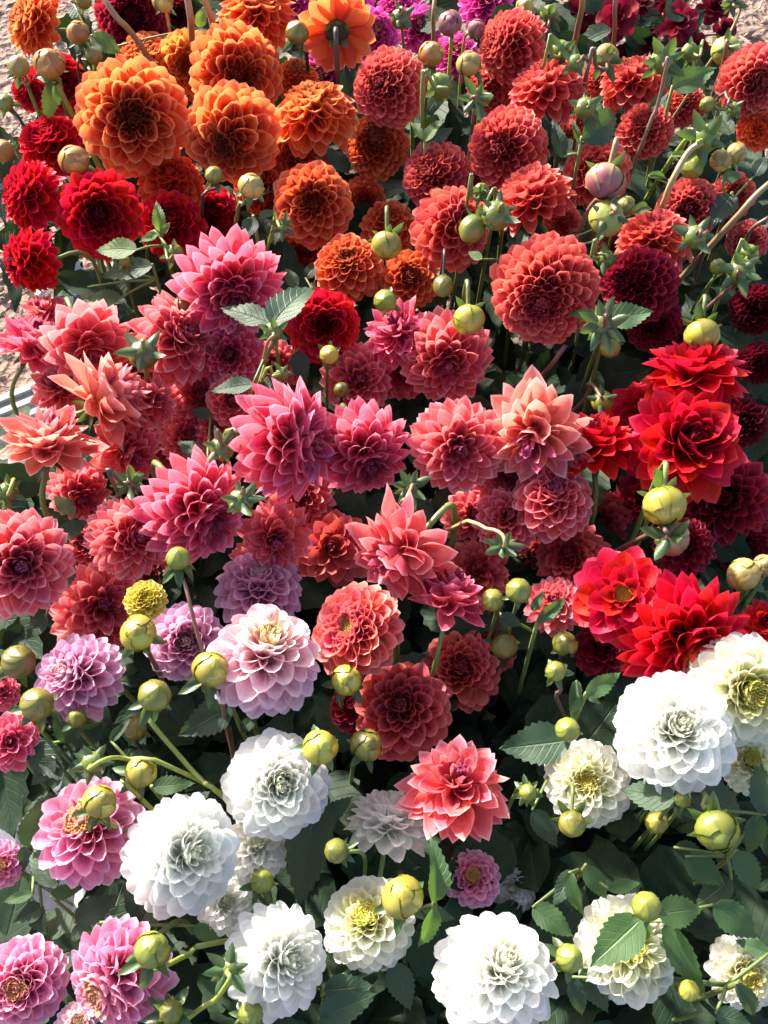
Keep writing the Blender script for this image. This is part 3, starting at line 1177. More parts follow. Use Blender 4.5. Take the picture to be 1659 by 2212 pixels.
flower('round', 'redorange', 368, 402, 72, .0, .55, -3, 'red orange dahlia glowing below the biggest golden orange head', G_OR)
flower('round', 'rust', 640, 350, 70, .1, .3, -8, 'deep shaded orange dahlia between two orange clusters', G_OR)
flower('round', 'rust', 560, 395, 60, .0, .3, -8, 'dark orange dahlia in shade behind the cream bud', G_OR)
flower('round', 'rust', 660, 540, 60, .0, .1, -8, 'dark orange dahlia in shade below the rust head', G_OR)
# red, left
flower('round', 'red', 72, 425, 76, -.75, .3, 2, 'bright red dahlia at the left edge with pale yellow centre turned left', G_RED)
flower('round', 'red', 216, 462, 94, -.02, .02, 1, 'dark red dahlia with black eye facing the viewer', G_RED)
flower('round', 'red', 76, 566, 70, -.78, -.02, 2, 'lowest bright red dahlia at the left edge, above the bare ground', G_RED)
flower('round', 'red', 118, 318, 72, -.3, .6, -1, 'bright red dahlia behind a golden bud, left of the biggest orange head', G_RED)
flower('round', 'red', 372, 488, 74, .0, .4, -3, 'dark red dahlia shaded under the red orange head', G_RED)
flower('round', 'red', 130, 180, 62, .1, .3, -7, 'red dahlia standing behind the striped orange bud', G_RED)
flower('round', 'red', 66, 198, 40, -.5, .2, -6, 'red dahlia scrap between two orange buds at the left edge', G_RED)
flower('round', 'red', 200, 250, 55, -.2, .3, -9, 'red dahlia deep behind the biggest golden orange head', G_RED)
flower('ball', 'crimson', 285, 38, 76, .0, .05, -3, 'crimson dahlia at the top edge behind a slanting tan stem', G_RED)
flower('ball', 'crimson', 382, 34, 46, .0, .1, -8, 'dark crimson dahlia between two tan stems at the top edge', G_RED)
flower('disc', 'red', 700, 702, 78, .05, .0, 0, 'small scarlet dahlia with brown yellow eye amid pink flowers', G_RED)
# magenta and maroon, top
flower('round', 'magenta', 805, 78, 56, .2, .3, -9, 'magenta dahlia right behind the orange flower seen from behind', G_MG)
flower('deco', 'magenta', 700, 165, 58, -.2, .1, -11, 'magenta dahlia shaded under the orange flower seen from behind', G_MG)
flower('deco', 'magenta', 905, 62, 46, .0, .3, -12, 'magenta dahlia beside a bent grey green bud stem', G_MG)
flower('deco', 'magenta', 1050, 10, 55, .0, .4, -8, 'magenta dahlia at the top edge above the pink tipped bud', G_MG)
flower('deco', 'magenta', 985, 122, 48, .0, .4, -12, 'magenta dahlia below the purple bud', G_MG)
flower('deco', 'magenta', 640, 8, 42, .0, .4, -8, 'magenta dahlia scrap between two orange heads at the top edge', G_MG)
flower('deco', 'magenta', 760, 8, 44, .0, .4, -10, 'magenta dahlia at the top edge above the orange back view', G_MG)
flower('deco', 'magenta', 1148, 150, 36, .3, .3, -7, 'magenta petals tucked under the tall coral head', G_MG)
flower('deco', 'magenta', 860, 18, 46, -.2, .4, -12, 'pale magenta dahlia at the top edge left of the ground gap', G_MG)
MAR = [(1335, 38, 46, 0, .2, -8), (1465, 48, 42, .2, .3, -9), (1255, 22, 36, -.2, .4, -11), (1405, 95, 36, .1, .5, -12), (1540, 20, 38, .3, .4, -12),
       (1385, 8, 34, 0, .6, -10), (1300, 95, 34, -.3, .2, -13), (1500, 100, 32, .4, .2, -11), (1245, 78, 30, -.3, .1, -14), (1440, 8, 30, .3, .6, -12),
       (1560, 70, 30, .5, .2, -12), (1360, 130, 34, .1, .2, -14), (1210, 55, 28, .1, .2, -14), (1480, 140, 28, .1, .1, -14)]
MARL = ['dark red flat flower with wine petals behind the thin pink stem', 'wine red flat flower left of the open ground', 'near black flower left of the tan stem',
        'near black flower below the two wine red flowers', 'maroon flower at the top edge beside the bare ground', 'maroon flower at the top edge right of the thin pink stem',
        'near black flower between tan stem and pink stem', 'maroon flower above the nodding green bud at right', 'near black flower above the green bud pair',
        'maroon flower at the top edge between two wine flowers', 'maroon flower whose petals cut into the bare ground', 'near black flower low behind a striped bud',
        'near black flower left of the tan stem and above the coral head', 'near black flower low behind the slanting tan stem']
for (a_, b_) in zip(MAR, MARL):
    flower('cosmos', 'maroon' if a_[2] < 40 else 'wine', *a_, b_, G_MA, stem='dark')
# coral group, right
flower('ball', 'coral', 840, 192, 80, -.32, .2, 2, 'leftmost coral ball dahlia, its tight spiral centre turned up left', G_CO)
flower('ball', 'coral', 1108, 100, 74, -.6, .12, 2, 'tall coral ball dahlia near the top, spiral centre on its left side', G_CO)
flower('ball', 'coral', 1062, 192, 54, .0, .7, -4, 'coral dahlia partly behind a dark green bract cluster', G_CO)
flower('round', 'coral', 1180, 206, 80, -.25, .80, 1, 'coral dahlia with open cups hanging over its lower side', G_CO)
flower('ball', 'coral', 1298, 172, 44, .3, .5, -4, 'small coral dahlia under a striped bud near the maroon flowers', G_CO)
flower('round', 'coral', 1368, 186, 70, -.1, .82, -1, 'coral dahlia with two wide open cups beside the leaning brown stem', G_CO)
flower('ball', 'coral', 1628, 178, 74, .35, .0, 3, 'upper coral ball dahlia at the right edge', G_CO)
flower('disc', 'redorange', 1636, 280, 44, .3, .5, 0, 'orange coral dahlia at the right edge under the upper coral ball', G_CO)
flower('ball', 'coral', 1396, 284, 60, -.1, .5, -2, 'coral dahlia beside the blue grey folded leaf', G_CO)
flower('ball', 'coral', 1478, 226, 46, .0, .5, -7, 'coral dahlia behind the leaf and stems at right', G_CO)
flower('ball', 'coral', 1100, 326, 86, -.3, .05, 0, 'broad coral ball dahlia with large swirl centre in the middle of the coral group', G_CO)
flower('ball', 'coraldark_shade', 946, 386, 74, -.35, .25, -3, 'shaded dusky coral ball left of the broad swirl head', G_CO)
flower('round', 'coral', 1286, 378, 74, -.1, .25, -3, 'coral red dahlia behind the big purple striped bud', G_CO)
flower('round', 'coral', 972, 494, 90, .5, .18, 1, 'coral dahlia with large petals on its left and two green buds before it', G_CO)
flower('round', 'coral', 1152, 442, 84, -.3, .76, 1, 'coral dahlia covered in open cups above the largest coral ball', G_CO)
flower('ball', 'coral', 1214, 484, 44, .3, .3, -3, 'coral dahlia scrap at the lower right of the cup covered head', G_CO)
flower('ball', 'coraldark_shade', 1487, 452, 66, .0, .0, -1, 'dusky coral ball dahlia facing out, pale speckled centre', G_CO)
flower('ball', 'coraldark_shade', 1582, 424, 48, .2, .2, -2, 'dusky coral ball near the right edge below yellow buds', G_CO)
flower('round', 'coral', 1412, 526, 82, .1, .78, 0, 'coral dahlia right of the largest coral ball, opened upward', G_CO)
flower('ball', 'coraldark_shade', 1612, 522, 44, .2, .2, -3, 'dusky coral ball at the right edge above the green bud pair', G_CO)
flower('ball', 'coral', 1178, 626, 114, -.06, -.30, 4, 'largest coral ball dahlia with dark spiral eye, in the open', G_CO)
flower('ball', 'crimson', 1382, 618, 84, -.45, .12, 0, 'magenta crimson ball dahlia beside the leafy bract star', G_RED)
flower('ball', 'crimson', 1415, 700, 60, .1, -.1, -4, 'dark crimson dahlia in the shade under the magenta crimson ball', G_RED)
flower('ball', 'maroon', 1632, 668, 54, .2, .1, -2, 'blackish maroon ball at the right edge below green buds', G_RED)
flower('ball', 'maroon', 1640, 785, 44, .2, .1, -1, 'maroon ball cut by the right edge beside the bright scarlet head', G_RED)
flower('deco', 'maroon', 1602, 912, 52, .2, .1, -4, 'blackish maroon head behind the two big scarlet flowers', G_RED)
flower('deco', 'maroon', 1460, 760, 56, .1, .1, -6, 'dark maroon flower above the bright scarlet side view', G_RED)
# scarlet, right middle
flower('broad', 'red', 1498, 822, 112, .0, .90, 3, 'scarlet dahlia in side view with wide drooping petals, opened upward', G_SC)
flower('broad', 'red', 1466, 962, 122, .38, .22, 2, 'largest scarlet dahlia of the upper right trio, dark centre to the right', G_SC)
flower('broad', 'red', 1284, 976, 98, .0, .78, 1, 'scarlet dahlia beside the pink ones, dark centre at its top', G_SC)
flower('open', 'redyellow', 1345, 1290, 108, .0, .18, 3, 'scarlet dahlia with round yellow eye facing the viewer', G_SC)
flower('deco', 'redyellow', 1472, 1372, 126, .36, -.42, 3, 'big scarlet dahlia above the white heads, yellow eye low', G_SC)
flower('broad', 'red', 1652, 1345, 46, .2, .1, 2, 'scarlet dahlia cut by the right edge', G_SC)
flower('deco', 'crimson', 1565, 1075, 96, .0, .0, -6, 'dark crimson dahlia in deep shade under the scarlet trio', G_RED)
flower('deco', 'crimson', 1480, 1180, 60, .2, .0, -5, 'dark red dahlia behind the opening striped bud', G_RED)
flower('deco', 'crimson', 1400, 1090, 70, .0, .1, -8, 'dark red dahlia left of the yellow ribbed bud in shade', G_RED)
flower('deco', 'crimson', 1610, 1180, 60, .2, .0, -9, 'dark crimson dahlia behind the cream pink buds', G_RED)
# pink group, left and centre
flower('deco', 'pink', 502, 612, 111, .04, -.44, 4, 'large rose pink dahlia with dark plum eye behind a split dark leaf', G_PK)
flower('broad', 'salmon', 186, 738, 98, .2, -.5, 2, 'salmon pink dahlia with tall bright petals, left of the round olive bud', G_PK)
flower('shag', 'salmon', 104, 682, 48, -.4, .5, 0, 'small salmon pink dahlia against bare ground at left', G_PK)
flower('shag', 'pink', 62, 758, 72, .30, .88, 1, 'pink dahlia in side view at the left edge, green base showing', G_PK)
flower('deco', 'salmon', 378, 736, 94, .46, .28, 1, 'salmon pink dahlia with plum centre turned right, below the rose pink head', G_PK)
flower('deco', 'pink', 500, 768, 68, -.1, .1, -1, 'pink dahlia with magenta beaded centre behind the thin leafy stem', G_PK)
flower('round', 'salmon', 502, 862, 58, .0, -.1, -2, 'salmon pink dahlia cups under the grey green leaves', G_PK)
flower('shag', 'peach', 208, 876, 100, .72, .42, 3, 'pale peach pink dahlia with long loose petals sweeping left', G_PK)
flower('shag', 'salmon', 318, 872, 56, .5, .2, 0, 'small pink dahlia with folded petals right of the pale peach one', G_PK)
flower('shag', 'peach', 104, 976, 98, .05, .90, 3, 'peach pink dahlia in side view with green base hanging below', G_PK)
flower('shag', 'salmon', 268, 968, 74, .35, -.3, -1, 'pink dahlia drooping under the pale peach one', G_PK)
flower('deco', 'salmon', 170, 1060, 62, .2, -.4, -4, 'shaded pink dahlia hanging below the peach pink side view', G_PK)
flower('deco', 'pink', 612, 954, 122, .68, -.03, 5, 'largest pink dahlia with pointed petals and plum centre at its right', G_PK)
flower('deco', 'pink', 780, 968, 98, .25, -.50, 2, 'deep pink dahlia right beside the largest pink one, face turned down', G_PK)
flower('deco', 'pink', 418, 1090, 112, .45, -.45, 3, 'bright pink dahlia below the largest one, partly behind a bract star', G_PK)
flower('deco', 'salmon', 772, 824, 72, .15, .15, -4, 'dim salmon pink dahlia above the deep pink one', G_PK)
flower('deco', 'salmon', 464, 936, 42, .0, .4, -5, 'small pink dahlia above the green bract cluster', G_PK)
flower('shag', 'pink', 866, 728, 70, -.3, .5, -1, 'pink dahlia with narrow starry petals under the green oval bud', G_PK)
flower('deco', 'salmon', 966, 768, 92, .05, -.32, -1, 'dusky salmon dahlia in the shade left of the dark hollow', G_PK)
flower('deco', 'salmon', 868, 800, 60, .1, -.2, -6, 'dusky pink dahlia behind the starry pink one', G_PK)
flower('deco', 'salmon', 986, 964, 98, .18, -.12, 2, 'salmon pink dahlia with pale tips left of the pale crowned one', G_PK)
flower('shag', 'peach', 1155, 930, 108, -.12, -.34, 3, 'pink dahlia with tall pale cream petals at its top and plum eye', G_PK)
flower('round', 'salmon', 1196, 1084, 86, .1, .48, 0, 'salmon dahlia full of round cups below the scarlet flower', G_PK)
flower('deco', 'salmon', 1098, 1122, 66, .1, .2, -2, 'salmon dahlia left of the round cupped salmon one', G_PK)
flower('deco', 'salmon', 1094, 1022, 74, .1, .0, -2, 'dusky salmon dahlia under the pale crowned one', G_PK)
flower('deco', 'salmon', 45, 1214, 106, .02, -.14, 3, 'salmon orange dahlia with dark eye cut by the left edge', G_PK)
flower('deco', 'salmon', 272, 1164, 82, .42, .05, 1, 'salmon pink dahlia left of the bright pink one, above yellow buds', G_PK)
flower('shag', 'salmon', 590, 1158, 74, .1, -.2, -1, 'salmon dahlia with ragged petals below the largest pink one', G_PK)
flower('broad', 'coraldark_shade', 716, 1184, 84, .0, .1, -6, 'dark shaded salmon dahlia in the middle of the picture', G_PK)
flower('deco', 'salmon', 218, 1312, 92, .1, .1, -4, 'shaded salmon dahlia left of the open yellow bud', G_PK)
flower('shag', 'salmon', 880, 1180, 108, -.55, -.45, 4, 'coral pink dahlia with long upswept petals in the centre', G_PK)
flower('shag', 'pink', 968, 1312, 80, .2, .85, 2, 'pink dahlia with trailing petals right of the yellow eyed coral pink one', G_PK)
flower('disc', 'bicolor', 776, 1362, 100, -.42, .15, 3, 'coral pink dahlia with magenta ring and yellow green eye', G_PK)
flower('deco', 'coraldark_shade', 1028, 1238, 70, .1, .3, -5, 'shaded pink dahlia under the dark bract star', G_PK)
flower('deco', 'coraldark_shade', 1232, 1208, 74, -.1, .3, -5, 'shaded pink dahlia left of the scarlet flower with yellow eye', G_PK)
flower('deco', 'salmon', 1196, 1308, 58, .0, .3, -3, 'pink dahlia squeezed behind two round olive buds', G_PK)
flower('round', 'coraldark_shade', 872, 1532, 106, -.1, .15, -3, 'large dusky salmon dahlia in shade below the yellow eyed one', G_PK)
flower('round', 'coraldark_shade', 992, 1452, 86, .1, .2, -8, 'salmon dahlia darkened for shade behind the dusky one', G_PK)
flower('broad', 'pink', 22, 1604, 62, -.1, .1, 1, 'deep pink dahlia at the left edge above the white crate', G_PK)
flower('broad', 'pink', 5, 1498, 36, .0, .2, -2, 'deep pink dahlia scrap at the left edge beside a yellow bud', G_PK)
flower('shag', 'salmon', 985, 1706, 104, .10, .38, 1, 'ragged salmon red dahlia with upright folded petals among white heads', G_PK)
# lilac and rose
flower('round', 'lilac', 558, 1278, 92, .0, .55, -3, 'shaded lilac dahlia behind the brightest blush head', G_LI)
flower('round', 'lilac', 176, 1462, 92, -.5, .18, 1, 'lilac pink dahlia above a round yellow bud at left', G_LI)
flower('round', 'lilac', 400, 1388, 84, .05, .05, -1, 'lilac pink dahlia behind the yellow buds and brown stem', G_LI)
flower('round', 'blush', 570, 1426, 118, .12, .56, 5, 'blush white dahlia glowing in full sun', G_LI)
flower('round', 'rose', 202, 1796, 116, -.34, .24, 3, 'rose pink dahlia behind a yellow bud, beside the white crate', G_LI)
flower('round', 'rose', 262, 2098, 112, -.5, -.44, 3, 'rose pink dahlia with cream centre at lower left, behind a yellow bud', G_LI)
flower('round', 'rose', 52, 2122, 92, -.2, -.15, 2, 'rose pink dahlia cut by the lower left edge', G_LI)
flower('round', 'rose', 2, 1868, 50, -.1, .0, 1, 'rose pink dahlia cut by the left edge beside the white crate', G_LI)
flower('round', 'rose', 1022, 1895, 60, .0, .12, -7, 'dim rose dahlia with yellow eye deep below the ragged salmon one', G_LI)
# white
flower('round', 'white', 598, 1690, 110, .16, -.06, 4, 'white dahlia with olive eye left of a big yellow bud', G_WH)
flower('round', 'white', 388, 1842, 121, .40, .0, 6, 'large white dahlia right beside the rose pink one', G_WH)
flower('round', 'white', 552, 1836, 72, .1, .3, 0, 'white dahlia with loose petals behind the green bud', G_WH)
flower('round', 'white', 482, 1952, 62, .2, .1, -1, 'small white dahlia under the large white one', G_WH)
flower('round', 'white', 595, 2076, 116, .45, -.02, 4, 'white dahlia at the bottom with greenish eye at its right', G_WH)
flower('round', 'blush', 166, 2212, 44, .0, .2, 2, 'blush white dahlia scrap at the bottom left edge', G_WH)
flower('round', 'cream', 796, 1998, 98, -.1, .26, 1, 'white dahlia with yellow green eye beside the bright yellow bud', G_WH)
flower('round', 'white', 836, 1790, 88, .1, .78, -2, 'white dahlia in shade left of the ragged salmon one', G_WH)
flower('round', 'white', 1455, 1580, 128, .22, .15, 6, 'blazing white dahlia right below the big scarlet one', G_WH)
flower('round', 'cream', 1598, 1488, 122, .35, -.12, 5, 'blazing white dahlia with cream eye at the right edge', G_WH)
flower('round', 'cream', 1622, 1652, 64, .1, .2, 2, 'cream dahlia with yellow eye at the right edge under two white ones', G_WH)
flower('disc', 'cream', 1266, 1690, 92, -.04, .08, 0, 'cream dahlia with a broad flat yellow eye above an olive bud', G_WH)
flower('round', 'white', 1070, 2106, 132, .32, .32, 6, 'biggest white dahlia at the bottom centre', G_WH)
flower('disc', 'cream', 1356, 2044, 112, .08, -.08, 1, 'cream dahlia with yellow eye partly covered by a leaf and green bud', G_WH)
flower('round', 'cream', 1602, 2092, 76, .25, -.3, -4, 'dim cream dahlia in the shade of leaves at lower right', G_WH)
flower('round', 'white', 1106, 1922, 48, .0, .1, -10, 'dim white dahlia deep among the dark leaves', G_WH)

flower('round', 'red', 455, 470, 62, .1, .3, -8, 'dark red dahlia in the shade below the dark olive bud', G_RED)
flower('deco', 'salmon', 648, 1072, 72, .1, .1, -5, 'shaded pink dahlia directly below the largest pink one', G_PK)
flower('deco', 'salmon', 345, 962, 62, .2, .1, -8, 'dim pink dahlia deep between the peach ones and the bract cluster', G_PK)
flower('deco', 'coraldark_shade', 305, 1246, 66, .1, .2, -7, 'dim salmon dahlia above the opened yellow bud', G_PK)
flower('deco', 'coraldark_shade', 1300, 1130, 66, .0, .1, -9, 'dim pink dahlia above the scarlet flower with yellow eye', G_PK)
flower('deco', 'coraldark_shade', 1170, 1196, 60, .0, .2, -9, 'dim pink dahlia right of the bract star on the long grey stem', G_PK)
flower('deco', 'coraldark_shade', 700, 900, 60, .1, .1, -9, 'dim pink dahlia behind the largest pink one at its upper right', G_PK)
flower('ball', 'coraldark_shade', 1250, 300, 50, .1, .3, -9, 'dim coral ball behind the blue grey folded leaf', G_CO)
flower('ball', 'coraldark_shade', 1020, 400, 52, .1, .2, -9, 'dim coral ball behind the small leafy bud', G_CO)
flower('ball', 'coraldark_shade', 1330, 540, 50, .1, .2, -9, 'dim coral ball behind the hanging green yellow bud', G_CO)
flower('round', 'rust', 905, 510, 48, .1, .2, -9, 'dim rust dahlia left of the coral one with two green buds', G_OR)
flower('round', 'redorange', 585, 460, 46, .1, .3, -10, 'dim red orange dahlia behind the blue grey leaf by the cream bud', G_OR)
flower('round', 'crimson', 770, 1530, 56, -.2, .2, -4, 'crimson dahlia scrap left of the dusky salmon head', G_RED)
flower('round', 'coraldark_shade', 1060, 1400, 56, .1, .2, -9, 'salmon dahlia darkened for shade behind the hanging dim olive bud', G_PK)
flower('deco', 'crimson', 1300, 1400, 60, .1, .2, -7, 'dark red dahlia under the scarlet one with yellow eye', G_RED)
flower('broad', 'red', 1390, 900, 80, .0, .2, -4, 'scarlet dahlia half hidden between the two upper scarlet heads', G_SC)

flower('deco', 'salmon', 292, 812, 62, .1, .2, -4, 'salmon pink dahlia below the round olive bud', G_PK)
flower('deco', 'salmon', 425, 858, 62, .2, .1, -4, 'salmon pink dahlia left of the grey green leaves on the thin stem', G_PK)
flower('shag', 'salmon', 130, 848, 56, -.3, .4, -2, 'pink dahlia between the peach ones and the tall petalled salmon one', G_PK)
flower('deco', 'salmon', 405, 950, 58, .1, .3, -6, 'pink dahlia left of the pale green bract cluster', G_PK)
flower('deco', 'salmon', 190, 1180, 56, -.2, .2, -5, 'dim salmon dahlia right of the salmon orange one at the left edge', G_PK)
flower('deco', 'salmon', 560, 1215, 56, .1, .0, -5, 'dim salmon dahlia above the shaded lilac one', G_PK)
flower('deco', 'salmon', 1020, 1120, 58, .1, .2, -5, 'dim salmon dahlia right of the upswept coral pink one', G_PK)
flower('deco', 'salmon', 590, 790, 56, .1, .1, -6, 'dim pink dahlia right of the small ribbed bud on the curved lime stem', G_PK)

# ------------------------------------------------------------------ buds
GB, GS, GO = 'round unopened dahlia buds', 'green bract stars seen from behind', 'opening dahlia buds'
# top left
bud('cream', 40, 143, 27, .05, .75, 5, 'pale yellow bud at the left edge beside the striped orange bud', GB, False, 'green', [(60, 185, 3), (96, 275, -2)], 5, 130)
bud('orange', 107, 137, 38, .0, .72, 6, 'plump orange striped bud on a bright yellow green stem', GO, False, 'lime', [(128, 190, 4), (166, 266, 0)], 5, 135, .9, 9)
bud('orange', 168, 71, 28, -.3, .7, 5, 'orange bud tilted left over a dark stem near the top left', GO, False, 'dark', [(176, 120, 3), (204, 178, -1)], 5, 135, .9, 8)
bud('olive', 202, 120, 22, .5, .5, 3, 'dark olive bud behind the tilted orange bud', GB, False, 'dark', None, 4, 120)
bud('orange', 160, 346, 36, -.35, .45, 5, 'golden orange scaled bud between the red and biggest orange dahlias', GO, False, 'dark', None, 4, 125, .8, 10)
bud('green', 10, 222, 22, -.3, .4, 3, 'bright green bud at the left edge on a thin dark stem', GB, False, 'dark', [(28, 240, 2), (66, 296, -4)], 5, 95)
bud('orange', 6, 326, 28, -.4, .1, 2, 'reddish bud with green bracts cut by the left edge', GB, False, 'green', None, 5, 90)
bud('olive', 462, 378, 23, -.1, .6, 4, 'dark olive bud under the shaded orange head', GB, False, 'dark', [(440, 420, 2), (436, 475, -3)], 4, 120)
bud('cream', 543, 402, 31, .1, .5, 6, 'cream bud with folded petals and green bracts on its left', GO, False, 'green', [(525, 440, 4), (508, 490, -1)], 5, 120, 1.0, 9)
bud('olive', 642, 70, 30, .2, .7, 5, 'olive bud on a dark stem left of the orange flower seen from behind', GB, False, 'dark', [(660, 105, 3), (666, 160, -2)], 4, 125)
bud('cream', 352, 2, 26, -.1, .6, 3, 'pale yellow bud at the top edge above the crimson dahlia', GO, False, 'tan', None, 3, 120, .8, 6)
bud('green', 378, 546, 22, .35, .3, 4, 'grey green bract star on a bent stem above the pink dahlias', GS, True, 'green', [(352, 520, 3), (318, 540, -1)], 6, 80, 1.5)
bud('green', 270, 565, 15, .0, .5, 2, 'tiny pale green bud under the dark red dahlia with black eye', GB, False, 'green', None, 5, 110)
bud('green', 612, 490, 16, .2, .0, 4, 'dark green bract star beside the rust orange dahlia', GS, True, 'lime', [(590, 462, 3), (580, 530, -2)], 6, 80, 2.1)
# top right
bud('purple', 972, 50, 29, .1, .35, 4, 'round purple bud near the top', GO, False, 'lime', [(975, 90, 2), (972, 130, -1)], 4, 115, .7, 10)
bud('purple', 1030, 62, 22, .4, .5, 3, 'pink tipped pale bud right of the purple bud', GO, False, 'lime', None, 4, 115, .8, 7)
bud('cream', 1134, 14, 22, .1, .6, 3, 'yellow pink bud at the top edge above the tall coral head', GO, False, 'green', None, 4, 115, .8, 7)
bud('olive', 1187, 32, 24, .0, .4, 4, 'yellow green bud with leafy crown right of the tall coral head', GB, True, 'brown', [(1180, 75, 3), (1174, 120, -2)], 6, 95, 1.2)
bud('orange', 932, 116, 31, .1, .7, 4, 'olive orange bud with tight petals right of the leftmost coral ball', GO, False, 'green', None, 3, 120, .8, 8)
bud('cream', 1014, 138, 31, -.3, .6, 4, 'pale lime bud with one dark bract near the top middle', GO, False, 'green', None, 4, 110, 1.0, 7)
bud('orange', 1310, 123, 31, -.05, .5, 4, 'cream red striped bud below the maroon flowers', GO, True, 'brown', None, 5, 80, 1.1, 8)
bud('olive', 866, 40, 26, -.1, -.4, 4, 'green bud nodding on a pale bent stem beside the magenta flowers', GB, True, 'tan', [(864, 24, 5), (872, 100, -1)], 5, 70, 1.0)
bud('cream', 1567, 110, 34, .0, -.35, 3, 'yellow bud behind a slanting tan stem near the open ground', GO, True, 'brown', [(1560, 150, 2), (1540, 205, -3)], 3, 110, .8, 7)
bud('olive', 1580, 4, 22, -.2, .2, 7, 'olive bud at the top edge on the slanting tan stem', GB, True, 'tan', [(1600, 20, 6), (1574, 75, 4), (1526, 145, 0)], 6, 100, 1.4)
bud('green', 950, 186, 32, -.3, .1, 5, 'dark green bud beside the leftmost coral ball', GB, True, 'green', None, 5, 60, 1.0)
bud('green', 1032, 212, 24, .3, .0, 6, 'large dark green bract star with broad glossy lobes', GS, True, 'brown', [(1028, 212, 8), (1020, 270, 0)], 6, 88, 1.9)
bud('green', 1212, 108, 24, .1, .3, 5, 'leafy green bud left of the striped cream bud', GB, True, 'green', None, 6, 75, 1.3)
bud('green', 1244, 136, 22, -.2, -.1, 6, 'folded green bud hanging from a bent brown stem', GB, True, 'brown', [(1262, 125, 7), (1266, 195, -1)], 5, 60, 1.3)
bud('green', 1264, 234, 27, -.2, -.1, 6, 'nodding green bud with segmented bracts above the blue grey leaf', GB, True, 'green', [(1270, 222, 7), (1262, 290, 0)], 6, 58, 1.25)
bud('green', 1432, 132, 32, -.1, .2, 7, 'nodding green bract cluster on the thick brown stem', GS, True, 'brown', [(1443, 126, 9), (1420, 230, 4), (1376, 338, -1)], 7, 70, 1.3)
bud('green', 1490, 112, 22, -.5, .2, 5, 'green pointed bud on a hooked stem at right', GB, True, 'green', [(1514, 104, 5), (1500, 140, 0)], 5, 65, 1.4)
bud('olive', 1528, 226, 20, -.3, .3, 4, 'small olive bud under the slanting stems at right', GB, False, 'brown', None, 4, 110)
bud('green', 1584, 236, 18, .3, -.2, 4, 'small shiny green bud below the upper coral ball at right', GB, True, 'brown', [(1572, 214, 5), (1524, 250, 0)], 5, 80, 1.2)
bud('green', 1522, 300, 36, .2, .1, 6, 'large lime green bud pair with star of pale bracts at right', GS, True, 'lime', [(1500, 310, 5), (1452, 340, 0)], 6, 85, 1.3)
bud('cream', 1556, 348, 26, -.3, -.2, 4, 'pale yellow bud with pinched waist at right', GO, False, 'green', None, 4, 110, 1.0, 6)
bud('cream', 1590, 330, 24, .3, .3, 4, 'cream bud tip right of the pinched pale yellow bud', GO, False, 'green', None, 3, 110, 1.0, 6)
bud('green', 1496, 362, 28, .1, -.2, 3, 'green bud pair shaded below the large lime bud', GB, False, 'green', None, 4, 110)
bud('purple', 1308, 392, 47, -.15, -.25, 8, 'big purple striped bud with pale cheeks in front of a coral red dahlia', GO, True, 'tan', None, 4, 70, .9, 11)
bud('cream', 1310, 472, 43, -.3, -.3, 6, 'pale yellow bud below the big purple striped bud', GO, True, 'brown', [(1290, 430, 4), (1250, 500, 0), (1240, 560, -4)], 4, 75, .9, 8)
bud('olive', 1352, 446, 24, .2, .2, 5, 'olive cream bud right of the pale yellow one', GO, False, 'green', None, 4, 100, .9, 6)
bud('green', 1020, 494, 33, -.5, -.35, 7, 'smooth lime green bud before the coral dahlia', GB, True, 'green', None, 4, 90, 1.1, long=1.25)
bud('olive', 1072, 466, 38, -.2, -.4, 8, 'green yellow bud with dark bracts on top, right of the lime bud', GB, True, 'green', [(1085, 455, 9), (1082, 520, 0)], 6, 70, 1.0)
bud('green', 1040, 412, 20, .2, .4, 5, 'small leafy bud above the two green yellow buds', GB, True, 'green', None, 6, 95, 1.5)
bud('yellow', 836, 530, 37, .0, -.5, 5, 'ribbed yellow orange bud hanging under dark bracts', GB, True, 'green', None, 6, 80, .9, 8)
bud('green', 1500, 512, 30, -.2, -.3, 6, 'dark green nodding bud over the coral dahlia at right', GB, True, 'brown', [(1514, 510, 8), (1520, 545, 0)], 6, 62, 1.3)
bud('green', 1600, 588, 35, .1, .0, 5, 'shiny green bud with many bracts near the right edge', GB, True, 'brown', [(1585, 622, 3), (1520, 672, -1)], 6, 85, 1.2)
bud('green', 1618, 548, 24, .2, .4, 5, 'green bract tuft above the shiny green bud at right', GS, True, 'green', None, 6, 90, 1.5)
bud('green', 1550, 576, 20, -.2, .3, 4, 'small green bud left of the shiny one at right', GB, False, 'green', [(1538, 606, 2), (1508, 650, -3)], 4, 105)
bud('green', 1308, 560, 24, .1, -.2, 3, 'green yellow bud hanging between the coral dahlias', GB, True, 'green', None, 4, 80, 1.1)
# middle
bud('olive', 310, 766, 38, .0, -.45, 6, 'round olive bud under long bracts among salmon dahlias', GB, True, 'green', [(316, 800, 4), (326, 850, -2)], 5, 78, 1.2)
bud('yellow', 711, 766, 24, .05, .1, 6, 'small round yellow bud with green star bracts facing the viewer', GB, False, 'green', None, 7, 80, 1.0)
bud('green', 480, 968, 32, .05, -.25, 6, 'pale green bract cluster beside the largest pink dahlia', GS, True, 'brown', [(470, 930, 9), (476, 1000, 0)], 6, 84, 1.45)
bud('green', 282, 1044, 20, .1, .0, 3, 'dark green bract star in shade below the peach dahlias', GS, True, 'dark', None, 7, 88, 2.1)
bud('green', 520, 1082, 32, -.1, -.2, 7, 'green bract star with purple stem before the bright pink dahlia', GS, True, 'brown', [(526, 1055, 10), (514, 1110, 0)], 6, 84, 1.5)
bud('green', 18, 1062, 25, .0, .1, 3, 'green bud at the left edge under the peach pink side view', GB, True, 'lime', [(30, 1035, 4), (10, 1100, -3)], 6, 75, 1.3)
